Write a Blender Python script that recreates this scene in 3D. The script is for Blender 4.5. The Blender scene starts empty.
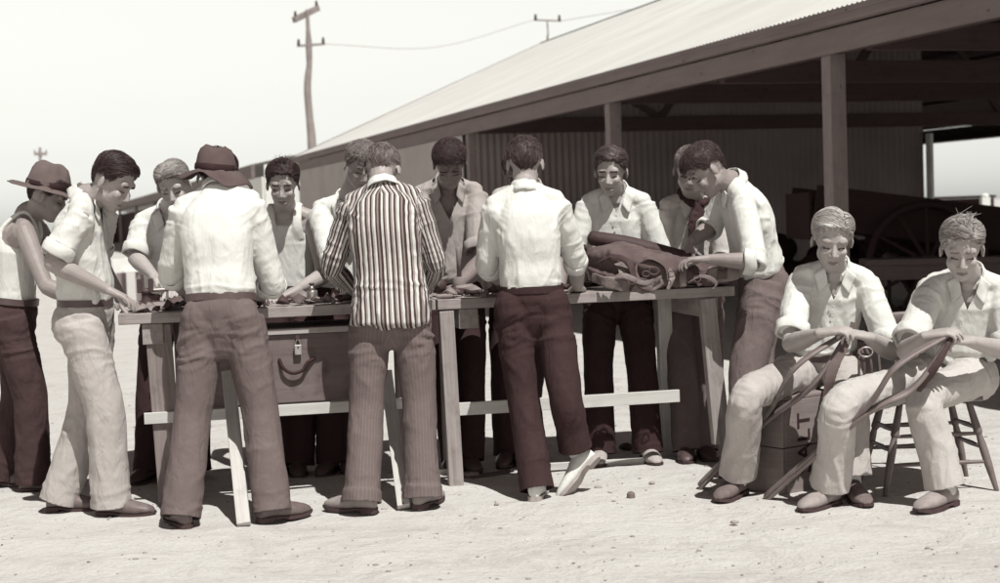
import bpy, math, random
import numpy as np
from mathutils import Vector, Matrix
random.seed(7); RNG = np.random.default_rng(7)
R = math.radians
sc = bpy.context.scene
COL = sc.collection

# ------------------------------------------------------------------ camera
CAMH = 1.38; FPX = 1500.0; PITCH = R(2.89); ROLL = R(2.0)
_f = np.array([0, math.cos(PITCH), -math.sin(PITCH)]); _u0 = np.array([0, math.sin(PITCH), math.cos(PITCH)]); _r0 = np.array([1., 0, 0])
_r = _r0*math.cos(ROLL) - _u0*math.sin(ROLL); _u = _u0*math.cos(ROLL) + _r0*math.sin(ROLL)
CAM = np.array([0, 0, CAMH])
def ray(px, py): return _f*FPX + _r*(px-500) + _u*(291.5-py)
def W(px, py, D):
    d = ray(px, py); return CAM + d*(D/d[1])
def G(px, py):
    d = ray(px, py); return CAM + d*(-CAMH/d[2])
def proj(p):
    q = np.asarray(p)-CAM; z = q@_f
    return 500+FPX*(q@_r)/z, 291.5-FPX*(q@_u)/z
def Wz(px, z, D):
    X = (px-500)/FPX*D
    for _ in range(6):
        X -= (proj((X, D, z))[0]-px)*D/FPX
    return np.array([X, D, z])

# ------------------------------------------------------------------ small maths
def v3(*a): return np.array(a, float)
def nrm(v):
    v = np.asarray(v, float); return v/(np.linalg.norm(v)+1e-12)
def _hash(ix, iy, iz, seed):
    h = (ix.astype(np.int64)*374761393 + iy.astype(np.int64)*668265263 + iz.astype(np.int64)*2147483647 + seed*974634777) & 0xffffffff
    h = ((h ^ (h >> 13))*1274126177) & 0xffffffff
    h = (h ^ (h >> 16)) & 0xffff
    return h/32767.5-1
def vnoise(P, seed=0):
    P = np.asarray(P, float); I = np.floor(P).astype(np.int64); f = P-I; f = f*f*(3-2*f); o = 0
    for dx in (0, 1):
        for dy in (0, 1):
            for dz in (0, 1):
                w = (f[:, 0] if dx else 1-f[:, 0])*(f[:, 1] if dy else 1-f[:, 1])*(f[:, 2] if dz else 1-f[:, 2])
                o = o+w*_hash(I[:, 0]+dx, I[:, 1]+dy, I[:, 2]+dz, seed)
    return o
def fbm(P, seed=0, oct=3):
    a, s, o = 1, 0, 0
    for k in range(oct):
        o = o+a*vnoise(P*(2**k)+k*17.3, seed+k); s += a; a *= .5
    return o/s
def ridged(P, seed=0):
    return 1-2*np.abs(vnoise(P, seed))
def smooth(x, a, b):
    t = np.clip((x-a)/(b-a), 0, 1); return t*t*(3-2*t)
def catmull(P, m):
    P = np.asarray(P, float); k = len(P)
    if k == 2: 
        t = np.linspace(0, 1, m)[:, None]; return P[0]*(1-t)+P[1]*t
    Q = np.vstack([2*P[0]-P[1], P, 2*P[-1]-P[-2]]); out = []
    for t in np.linspace(0, k-1, m):
        i = min(int(t), k-2); f = t-i; a, b, c, d = Q[i], Q[i+1], Q[i+2], Q[i+3]
        out.append(.5*((2*b)+(c-a)*f+(2*a-5*b+4*c-d)*f*f+(3*b-a-3*c+d)*f**3))
    return np.array(out)
def interp(xs, m):
    xs = np.asarray(xs, float); return np.interp(np.linspace(0, len(xs)-1, m), np.arange(len(xs)), xs)

# ------------------------------------------------------------------ mesh soup
class Soup:
    def __init__(s): s.V = []; s.F = []; s.n = 0
    def add(s, V, F):
        V = np.asarray(V, float).reshape(-1, 3); s.V.append(V); s.F += [tuple(i+s.n for i in f) for f in F]; s.n += len(V)
    def tube(s, pts, ra, rb=None, side=(1, 0, 0), n=14, sub=None, caps=.6, power=2.0):
        pts = np.asarray(pts, float); ra = np.atleast_1d(ra).astype(float); rb = ra if rb is None else np.atleast_1d(rb).astype(float)
        m = sub or max(2, (len(pts)-1)*5+1)
        P = catmull(pts, m); A = interp(ra, m) if len(ra) > 1 else np.full(m, ra[0]); B = interp(rb, m) if len(rb) > 1 else np.full(m, rb[0])
        T = np.gradient(P, axis=0); T /= np.linalg.norm(T, axis=1)[:, None]+1e-12
        side = np.asarray(side, float)
        rings = []; th = np.linspace(0, 2*math.pi, n, endpoint=False)
        cs, sn = np.cos(th), np.sin(th)
        if power != 2.0:
            e = 2/power; cs = np.sign(cs)*np.abs(cs)**e; sn = np.sign(sn)*np.abs(sn)**e
        def ring(p, t, a, b):
            S = side-t*(t@side)
            if np.linalg.norm(S) < 1e-4: S = np.cross(t, [0.3, .2, 1])
            S = nrm(S); Bn = np.cross(t, S)
            return p+np.outer(cs*a, S)+np.outer(sn*b, Bn)
        seq = []
        if caps: seq += [(P[0]-T[0]*min(A[0], B[0])*caps, T[0], A[0]*.35, B[0]*.35), (P[0]-T[0]*min(A[0], B[0])*caps*.65, T[0], A[0]*.78, B[0]*.78)]
        seq += [(P[i], T[i], A[i], B[i]) for i in range(m)]
        if caps: seq += [(P[-1]+T[-1]*min(A[-1], B[-1])*caps*.65, T[-1], A[-1]*.78, B[-1]*.78), (P[-1]+T[-1]*min(A[-1], B[-1])*caps, T[-1], A[-1]*.35, B[-1]*.35)]
        V = np.vstack([ring(*q) for q in seq]); k = len(seq); F = []
        for i in range(k-1):
            for j in range(n):
                a, b = i*n+j, i*n+(j+1) % n
                F.append((a, b, b+n, a+n))
        F.append(tuple(range(n-1, -1, -1))); F.append(tuple(range((k-1)*n, k*n)))
        s.add(V, F)
    def ell(s, c, M, n=16):
        M = np.asarray(M, float); V = []; F = []
        if M.ndim == 1: M = np.diag(M)
        k = n//2
        for i in range(1, k):
            ph = math.pi*i/k
            for j in range(n):
                th = 2*math.pi*j/n; V.append([math.sin(ph)*math.cos(th), math.sin(ph)*math.sin(th), math.cos(ph)])
        V += [[0, 0, 1], [0, 0, -1]]; N = (k-1)*n
        for i in range(k-2):
            for j in range(n):
                a, b = i*n+j, i*n+(j+1) % n; F.append((a, a+n, b+n, b))
        for j in range(n):
            F.append((N, j, (j+1) % n)); F.append((N+1, (k-2)*n+(j+1) % n, (k-2)*n+j))
        s.add(np.array(V)@M.T+np.asarray(c, float), F)
    def box(s, c, h, M=None):
        V = np.array([[x, y, z] for x in (-1, 1) for y in (-1, 1) for z in (-1, 1)], float)*np.asarray(h, float)
        if M is not None: V = V@np.asarray(M).T
        s.add(V+np.asarray(c, float), [(0, 1, 3, 2), (4, 6, 7, 5), (0, 4, 5, 1), (2, 3, 7, 6), (0, 2, 6, 4), (1, 5, 7, 3)])
    def mesh(s, name='m'):
        me = bpy.data.meshes.new(name); me.from_pydata(np.vstack(s.V).tolist(), [], s.F); me.update(); return me

def link(name, me, m, parent=None, smooth_=True, bevel=0, solid=0):
    o = bpy.data.objects.new(name, me); COL.objects.link(o)
    if m is not None and len(me.materials) == 0: me.materials.append(m)
    if smooth_ and me.polygons: me.polygons.foreach_set('use_smooth', [True]*len(me.polygons))
    if parent is not None: o.parent = parent
    if solid:
        md = o.modifiers.new('s', 'SOLIDIFY'); md.thickness = solid; md.offset = 0
    if bevel:
        md = o.modifiers.new('b', 'BEVEL'); md.width = bevel; md.segments = 2; md.limit_method = 'ANGLE'; md.angle_limit = R(40)
    return o
def empty(name, loc, label=None, cat=None, group=None, kind=None):
    o = bpy.data.objects.new(name, None); o.empty_display_size = .1; o.location = tuple(loc); COL.objects.link(o)
    return tag(o, label, cat, group, kind)
def tag(o, label=None, cat=None, group=None, kind=None):
    if label: o['label'] = label
    if cat: o['category'] = cat
    if group: o['group'] = group
    if kind: o['kind'] = kind
    return o
def remesh(soup, voxel, it=3, fac=.5, name='m'):
    me = soup.mesh(name); o = bpy.data.objects.new('tmp', me); COL.objects.link(o)
    md = o.modifiers.new('r', 'REMESH'); md.mode = 'VOXEL'; md.voxel_size = voxel; md.adaptivity = 0
    if it:
        ms = o.modifiers.new('s', 'SMOOTH'); ms.iterations = it; ms.factor = fac
    dg = bpy.context.evaluated_depsgraph_get()
    out = bpy.data.meshes.new_from_object(o.evaluated_get(dg)); out.name = name
    bpy.data.objects.remove(o); bpy.data.meshes.remove(me)
    return out
def getco(me):
    a = np.empty(len(me.vertices)*3, 'f'); me.vertices.foreach_get('co', a); return a.reshape(-1, 3).astype(float)
def setco(me, P):
    me.vertices.foreach_set('co', np.asarray(P, 'f').ravel()); me.update()
def getno(me):
    a = np.empty(len(me.vertices)*3, 'f'); me.vertices.foreach_get('normal', a); return a.reshape(-1, 3).astype(float)
def setattr_f(me, name, vals, domain='POINT'):
    at = me.attributes.new(name, 'FLOAT', domain); at.data.foreach_set('value', np.asarray(vals, 'f'))
def facecent(me):
    a = np.empty(len(me.polygons)*3, 'f'); me.polygons.foreach_get('center', a); return a.reshape(-1, 3).astype(float)
def delete_faces(me, mask):
    import bmesh
    bm = bmesh.new(); bm.from_mesh(me); bm.faces.ensure_lookup_table()
    dl = [bm.faces[i] for i in np.nonzero(mask)[0]]
    bmesh.ops.delete(bm, geom=dl, context='FACES'); bm.to_mesh(me); bm.free(); me.update()

# ------------------------------------------------------------------ materials (a toned black and white print)
def sep(v):
    xs = [.01, .03, .1, .3, .6, .9]
    g = np.interp(v, xs, [.46, .57, .76, .88, .985, .995]); b = np.interp(v, xs, [.48, .58, .735, .845, .94, .95])
    L = .2126+.7152*g+.0722*b
    return (v/L, v*g/L, v*b/L, 1)
class MT:
    def __init__(s, name):
        s.m = bpy.data.materials.new(name); s.m.use_nodes = True; s.t = s.m.node_tree; s.n = s.t.nodes
        s.b = s.n['Principled BSDF']; s.out = s.n['Material Output']
    def new(s, t, **k):
        n = s.n.new(t)
        for a, b in k.items():
            if a.startswith('i_'): n.inputs[a[2:].replace('_', ' ')].default_value = b
            else: setattr(n, a, b)
        return n
    def l(s, a, b): s.t.links.new(a, b)
    def coord(s, scale=(1, 1, 1), kind='Object'):
        c = s.new('ShaderNodeTexCoord'); mp = s.new('ShaderNodeMapping'); mp.inputs['Scale'].default_value = scale
        s.l(c.outputs[kind], mp.inputs[0]); return mp.outputs[0]
    def noise(s, co, scale, detail=4, rough=.55, dist=0):
        n = s.new('ShaderNodeTexNoise'); n.inputs['Scale'].default_value = scale; n.inputs['Detail'].default_value = detail
        n.inputs['Roughness'].default_value = rough; n.inputs['Distortion'].default_value = dist; s.l(co, n.inputs['Vector']); return n.outputs['Fac']
    def ramp(s, fac, stops, interp='LINEAR'):
        n = s.new('ShaderNodeValToRGB'); cr = n.color_ramp; cr.interpolation = interp
        while len(cr.elements) < len(stops): cr.elements.new(.5)
        for e, (p, c) in zip(cr.elements, stops): e.position = p; e.color = c if isinstance(c, tuple) else sep(c)
        s.l(fac, n.inputs[0]); return n.outputs[0]
    def mix(s, a, b, fac, mode='MIX'):
        n = s.new('ShaderNodeMix'); n.data_type = 'RGBA'; n.blend_type = mode
        for x, i in ((a, 6), (b, 7)):
            if isinstance(x, tuple): n.inputs[i].default_value = x
            else: s.l(x, n.inputs[i])
        if isinstance(fac, float): n.inputs[0].default_value = fac
        else: s.l(fac, n.inputs[0])
        return n.outputs[2]
    def math(s, op, a, b=0.0, c=None):
        n = s.new('ShaderNodeMath'); n.operation = op
        for i, x in enumerate((a, b) if c is None else (a, b, c)):
            if isinstance(x, (int, float)): n.inputs[i].default_value = x
            else: s.l(x, n.inputs[i])
        return n.outputs[0]
    def bump(s, h, strength=.3, dist=.01, prev=None):
        n = s.new('ShaderNodeBump'); n.inputs['Strength'].default_value = strength; n.inputs['Distance'].default_value = dist
        s.l(h, n.inputs['Height'])
        if prev is not None: s.l(prev, n.inputs['Normal'])
        s.l(n.outputs[0], s.b.inputs['Normal']); return n.outputs[0]
    def col(s, c):
        if isinstance(c, tuple): s.b.inputs['Base Color'].default_value = c
        else: s.l(c, s.b.inputs['Base Color'])
    def rough(s, r, spec=.3):
        s.b.inputs['Roughness'].default_value = r; s.b.inputs['Specular IOR Level'].default_value = spec

_mc = {}
def cloth(name, v, var=.12, weave=900, rough=.92, fold=.5, stain=0):
    if name in _mc: return _mc[name]
    M = MT(name); co = M.coord()
    n1 = M.noise(co, 7, 5); n2 = M.noise(co, 60, 3)
    c = M.ramp(n1, [(.3, v*(1-var)), (.7, v*(1+var*.6))])
    c = M.mix(c, M.ramp(n2, [(.3, v*(1-var)), (.7, v*(1+var*.5))]), .4)
    if stain:
        n3 = M.noise(co, 16, 4, .6, .5); f = M.ramp(n3, [(.62, (0, 0, 0, 1)), (.7, (stain, stain, stain, 1))]); c = M.mix(c, sep(v*.45), f)
    M.col(c); M.rough(rough, .15)
    # soft creases and the weave
    cr = M.noise(M.coord((1, 1, .4)), 15, 4, .55, .8); b = M.bump(cr, fold, .022)
    w = M.noise(co, weave*.35, 2); M.bump(w, .25, .0015, b)
    _mc[name] = M.m; return M.m
def plain(name, v, rough=.8, spec=.3, var=.2, scale=20, bump=.2, bd=.003, metal=0):
    if name in _mc: return _mc[name]
    M = MT(name); co = M.coord(); n = M.noise(co, scale, 5)
    M.col(M.ramp(n, [(.25, v*(1-var)), (.75, v*(1+var))])); M.rough(rough, spec); M.b.inputs['Metallic'].default_value = metal
    M.bump(M.noise(co, scale*4, 4), bump, bd); _mc[name] = M.m; return M.m
def wood(name, v, var=.35, rough=.85, grain=1.0, dirt=.3):
    if name in _mc: return _mc[name]
    M = MT(name); co = M.coord((1.2, 22, 22)); co2 = M.coord((.5, 3, 3))
    n = M.noise(co, 3*grain, 6, .65, .6); n2 = M.noise(co2, 2.5, 4); n3 = M.noise(M.coord((1, 1, 1)), 9, 5, .6)
    c = M.ramp(n, [(.28, v*(1-var)), (.5, v), (.72, v*(1+var*.6))])
    c = M.mix(c, M.ramp(n2, [(.3, v*.7), (.7, v*1.2)]), .35)
    c = M.mix(c, sep(v*.4), M.ramp(n3, [(.52, (0, 0, 0, 1)), (.75, (dirt, dirt, dirt, 1))]))
    kn = M.new('ShaderNodeTexVoronoi'); kn.inputs['Scale'].default_value = 2.3; M.l(M.coord((1, 2.2, 2.2)), kn.inputs['Vector'])
    c = M.mix(c, sep(v*.35), M.ramp(kn.outputs['Distance'], [(.04, (.7, .7, .7, 1)), (.08, (0, 0, 0, 1))]))
    M.col(c); M.rough(rough, .2); M.bump(n, .35, .004); _mc[name] = M.m; return M.m
def striped(name, stops, period, base_rough=.92, attr='su', wob=.0, slub=.1):
    if name in _mc: return _mc[name]
    M = MT(name); a = M.new('ShaderNodeAttribute'); a.attribute_name = attr
    co = M.coord(); nz = M.noise(co, 5, 3); x = M.math('ADD', M.math('MULTIPLY', a.outputs['Fac'], 1/period), M.math('MULTIPLY', nz, wob))
    fr = M.math('FRACT', x); c = M.ramp(fr, stops, 'CONSTANT')
    c = M.mix(c, M.ramp(M.noise(co, 300, 2), [(.3, .5), (.7, 1.0)]), slub, 'MULTIPLY')
    M.col(c); M.rough(base_rough, .15)
    b = M.bump(M.noise(M.coord((1, 1, .5)), 22, 4, .6, .6), .5, .012); M.bump(M.noise(co, 320, 2), .25, .0015, b); _mc[name] = M.m; return M.m

# ------------------------------------------------------------------ boards and boxes that keep their own grain direction
def board(name, p0, p1, wid, thick, m, parent=None, wdir=(0, 0, 1), bevel=.003, warp=0, taper=None, off=(0, 0, 0)):
    """a plank whose local X runs from p0 to p1, local Y along wdir"""
    p0 = np.asarray(p0, float); p1 = np.asarray(p1, float); L = np.linalg.norm(p1-p0); X = (p1-p0)/L
    Yv = np.asarray(wdir, float); Yv = nrm(Yv-X*(X@Yv)); Z = np.cross(X, Yv)
    s = Soup(); k = 7; V = []; F = []
    for i in range(k):
        t = i/(k-1); x = (t-.5)*L; w = wid/2*(1 if taper is None else (1-t)+taper*t)
        dz = warp*math.sin(t*math.pi)
        V += [(x, -w, -thick/2+dz), (x, w, -thick/2+dz), (x, w, thick/2+dz), (x, -w, thick/2+dz)]
    for i in range(k-1):
        for j in range(4):
            a, b = i*4+j, i*4+(j+1) % 4; F.append((a, b, b+4, a+4))
    F += [(3, 2, 1, 0), tuple(range((k-1)*4, k*4))]
    s.add(V, F); o = link(name, s.mesh(name), m, None, False, bevel)
    M = Matrix(((X[0], Yv[0], Z[0]), (X[1], Yv[1], Z[1]), (X[2], Yv[2], Z[2]))).to_4x4()
    M.translation = Vector((p0+p1)/2)
    put(o, parent, M); return o
def put(o, parent, M):
    """world matrix M, expressed under an unrotated, unscaled parent"""
    if parent is not None:
        o.parent = parent; t = M.copy(); t.translation = M.translation-Vector(worldloc(parent)); o.matrix_local = t
    else: o.matrix_world = M
_W = {}
def worldloc(o):
    p = Vector(o.location); q = o.parent
    while q is not None: p += Vector(q.location); q = q.parent
    return p
def rel(P, root): return np.asarray(P, float)-np.array(worldloc(root))
# ================================================================== ground
def ground_mat():
    M = MT('sandy_yard'); co = M.coord(); n1 = M.noise(co, .9, 5, .6); n2 = M.noise(co, 7, 6, .65); n3 = M.noise(co, 60, 4, .6); n4 = M.noise(co, 300, 2)
    c = M.ramp(n1, [(.3, .44), (.7, .57)]); c = M.mix(c, M.ramp(n2, [(.30, .33), (.46, .50), (.75, .60)]), .5)
    n5 = M.noise(M.coord((.5, 3, 1)), 2.2, 5, .65, .8); c = M.mix(c, M.ramp(n5, [(.35, .36), (.5, .53), (.7, .60)]), .3); c = M.mix(c, M.ramp(n3, [(.3, .34), (.5, .5), (.7, .6)]), .35)
    v = M.new('ShaderNodeTexVoronoi'); v.inputs['Scale'].default_value = 26; M.l(co, v.inputs['Vector'])
    c = M.mix(c, sep(.2), M.ramp(v.outputs['Distance'], [(.05, (.5, .5, .5, 1)), (.10, (0, 0, 0, 1))])); n6 = M.noise(co, 2.6, 6, .7, 1.2); c = M.mix(c, sep(.30), M.ramp(n6, [(.50, (0, 0, 0, 1)), (.72, (.45, .45, .45, 1))])); M.col(c); M.rough(.97, .1)
    b = M.bump(n6, .6, .05); b = M.bump(n2, .6, .03, b); b = M.bump(n3, .5, .006, b); M.bump(n4, .4, .002, b); return M.m
xs = np.concatenate([-np.geomspace(1500, 6, 14), np.linspace(-5, 5, 101), np.geomspace(6, 1500, 14)]); ys = np.concatenate([[-60, -20, -5, 1], np.linspace(3, 13, 101), np.geomspace(13.5, 2500, 18)])
X, Y = np.meshgrid(xs, ys); P = np.stack([X.ravel(), Y.ravel(), 0*X.ravel()], 1); near = np.exp(-((P[:, 0]/7)**4))*np.exp(-(((P[:, 1]-7.5)/6)**4))
P[:, 2] = near*(.010*vnoise(P*2.2, 1)+.006*vnoise(P*7, 2)); nx = len(xs); F = [(j*nx+i, j*nx+i+1, (j+1)*nx+i+1, (j+1)*nx+i) for j in range(len(ys)-1) for i in range(nx-1)]
S = Soup(); S.add(P, F); tag(link('ground', S.mesh('ground'), ground_mat()), kind='structure')
def gz(x, y):
    p = np.array([[x, y, 0.]]); return float((.010*vnoise(p*2.2, 1)+.006*vnoise(p*7, 2))[0])
S = Soup(); rg = np.random.default_rng(15)
for i in range(340):
    x = rg.normal(-.2, 1.9); y = rg.uniform(5.6, 9.5); t = rg.uniform(0, 3.14); L = rg.uniform(.004, .013); d = v3(math.cos(t), math.sin(t), 0)*L; n_ = v3(-d[1], d[0], 0)*rg.uniform(.08, .5); z = gz(x, y)
    S.add([v3(x, y, z+.002)-d, v3(x, y, z+.006)+n_, v3(x, y, z+.003)+d, v3(x, y, z+.001)-n_], [(0, 1, 2, 3)])
tag(link('straw_litter', S.mesh('straw_litter'), plain('litter', .24, .9, .1, .6, 2), None, False), 'short straw ends and leather dust littered round the benches', 'litter', kind='stuff')
# pebbles and crumbs: nobody could count them
S = Soup(); rg = np.random.default_rng(5)
for i in range(1500):
    x = rg.uniform(-4.5, 4.5); y = rg.uniform(5.2, 13); r = min(.009, .002+rg.exponential(.003)); S.ell((x, y, gz(x, y)+r*.2), np.diag([r*rg.uniform(.8, 1.6), r, r*.55]), 6)
tag(link('pebbles', S.mesh('pebbles'), plain('pebble', .26, .9, .2, .5, 3)), 'small scattered pebbles and crumbs of earth on the pale yard', 'pebbles', kind='stuff')
# ================================================================== people
SKIN = {}
def skin_mat(v=.3):
    k = f'skin_{int(v*100)}'
    if k in SKIN: return SKIN[k]
    M = MT(k); co = M.coord(); n = M.noise(co, 9, 5); n2 = M.noise(co, 140, 3)
    c = M.ramp(n, [(.3, v*.86), (.7, v*1.1)]); c = M.mix(c, M.ramp(n2, [(.3, v*.8), (.7, v*1.1)]), .3)
    M.col(c); M.rough(.52, .35); M.b.inputs['Subsurface Weight'].default_value = .06; M.b.inputs['Subsurface Radius'].default_value = (.02, .01, .008)
    M.bump(n2, .2, .002); SKIN[k] = M.m; return M.m
def hair_mat(v):
    k = f'hair_{int(v*1000)}'
    if k in SKIN: return SKIN[k]
    M = MT(k); a = M.new('ShaderNodeAttribute'); a.attribute_name = 'rnd'
    c = M.ramp(a.outputs['Fac'], [(0, v*.28), (.45, v*.9), (1, min(.85, v*2.0))]); M.col(c); M.rough(.5, .35)
    SKIN[k] = M.m; return M.m
LIP = plain('lip', .22, .6, .3, .1); LASH = plain('lash', .07, .8, .1, .1)

def two_bone(a, b, l1, l2, hint):
    a = np.asarray(a, float); b = np.asarray(b, float); d = np.linalg.norm(b-a); L = l1+l2
    if d > .995*L: k = d/(.995*L); l1 *= k; l2 *= k
    if d < abs(l1-l2)+.05: d = abs(l1-l2)+.05
    u = nrm(b-a); x = (l1*l1-l2*l2+d*d)/(2*d); h = math.sqrt(max(l1*l1-x*x, 1e-6))
    hv = np.asarray(hint, float); hv = nrm(hv-u*(u@hv)); return a+u*x+hv*h

def frame(yaw, pitch=0, roll=0):
    y, p = R(yaw), R(pitch); F = v3(math.sin(y)*math.cos(p), math.cos(y)*math.cos(p), -math.sin(p)); Rt = v3(math.cos(y), -math.sin(y), 0)
    U = np.cross(Rt, F); c, s_ = math.cos(R(roll)), math.sin(R(roll))
    return np.array([Rt*c+U*s_, F, U*c-Rt*s_]).T      # columns: right, forward, up

def seg_coords(P, a, b):
    ab = b-a; L = np.linalg.norm(ab); u = ab/L; t = (P-a)@u; tc = np.clip(t, 0, L); c = a+np.outer(tc, u); d = np.linalg.norm(P-c, axis=1)
    return t/L, d, u, t
def crease(P, N, bones, seed, amp=1.0):
    """folds that run along each bone and bunch across it near its joints. bones: (a, b, long_amp, cross_amp, [cross zone centres])"""
    Wt = []; Ds = []
    for bi, (a, b, la, ca, zones) in enumerate(bones):
        t, d, u, tl = seg_coords(P, a, b)
        ud = nrm(u+.22*np.array([math.sin(seed*2.1+bi), math.cos(seed*1.3+bi*2), 0])); par = np.outer((P-a)@ud, ud); per = (P-a)-par
        q1 = par*2.2+per*10+seed*3.1+bi*7
        q1 = q1+.5*np.stack([vnoise(P*7+11, seed), vnoise(P*7+31, seed), vnoise(P*7+51, seed)], 1)
        q2 = par*17+per*4.0+seed*1.7+bi*5
        q2 = q2+.9*np.stack([vnoise(P*6+91, seed), vnoise(P*6+71, seed), vnoise(P*6+61, seed)], 1)
        rd = lambda q, s_, w: (1-np.clip(np.abs(vnoise(q, s_))*w, 0, 1))**1.5
        r1 = rd(q1, seed+bi, 2.0)+.5*rd(q1*1.9+5, seed+bi+7, 2.0)-.45; r2 = rd(q2, seed+bi+40, 2.0)+.5*rd(q2*1.8+9, seed+bi+47, 2.0)-.45
        z = np.zeros(len(P))
        tw_ = t+.16*vnoise(P*6+400, seed+bi)
        for (zc, zw) in zones: z = np.maximum(z, np.exp(-((tw_-zc)/(zw*1.25))**2))
        pm = .4+.6*(vnoise(P*5+200, seed+9)*.5+.5)
        Ds.append((la*r1*(1-.6*z)+ca*z*r2)*pm); Wt.append(np.exp(-d/.018))
    Wt = np.array(Wt)+1e-9; Wt /= Wt.sum(0); disp = (Wt*np.array(Ds)).sum(0)
    disp += .0012*fbm(P*30, seed+3, 2)
    return P+N*(disp*amp)[:, None]

def hand(S, wrist, d, palm, side, curl=.6, k=1.0, thumb=1.0, spread=1.0):
    d = nrm(d); palm = nrm(palm-d*(d@palm)); T = np.cross(d, palm)*side
    w = np.asarray(wrist, float)
    S.tube([w-d*.02*k, w+d*.02*k, w+d*.055*k, w+d*.085*k], np.array([.027, .034, .040, .038])*k, np.array([.021, .019, .016, .013])*k, T, 14, power=2.6)
    offs = [.030, .010, -.010, -.029]; lens = [.074, .083, .077, .060]
    for i in range(4):
        b = w+d*(.082-.004*abs(i-1.2))*k+T*offs[i]*k; a = curl*(.55+.12*i); p = [b-d*.02*k, b]; ang = a*.6
        fan = T*(offs[i]*2.2*spread)
        for f in (.44, .32, .24):
            dd = nrm(d*math.cos(ang)+palm*math.sin(ang)+fan); p.append(p[-1]+dd*lens[i]*f*k); ang += a
        S.tube(p, np.array([.0098, .0098, .0088, .0080, .0068])*k, None, T, 10, sub=14)
    b = w+d*.022*k+T*.028*k; d1 = nrm(d*.62+T*.62*thumb+palm*.35); p1 = b+d1*.04*k; d2 = nrm(d*.85+T*.15+palm*.5); p2 = p1+d2*.032*k; p3 = p2+nrm(d*.9+palm*.4-T*.1)*.024*k
    S.tube([b-d1*.015, p1, p2, p3], np.array([.015, .0125, .011, .0085])*k, None, d, 10, sub=12)

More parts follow.
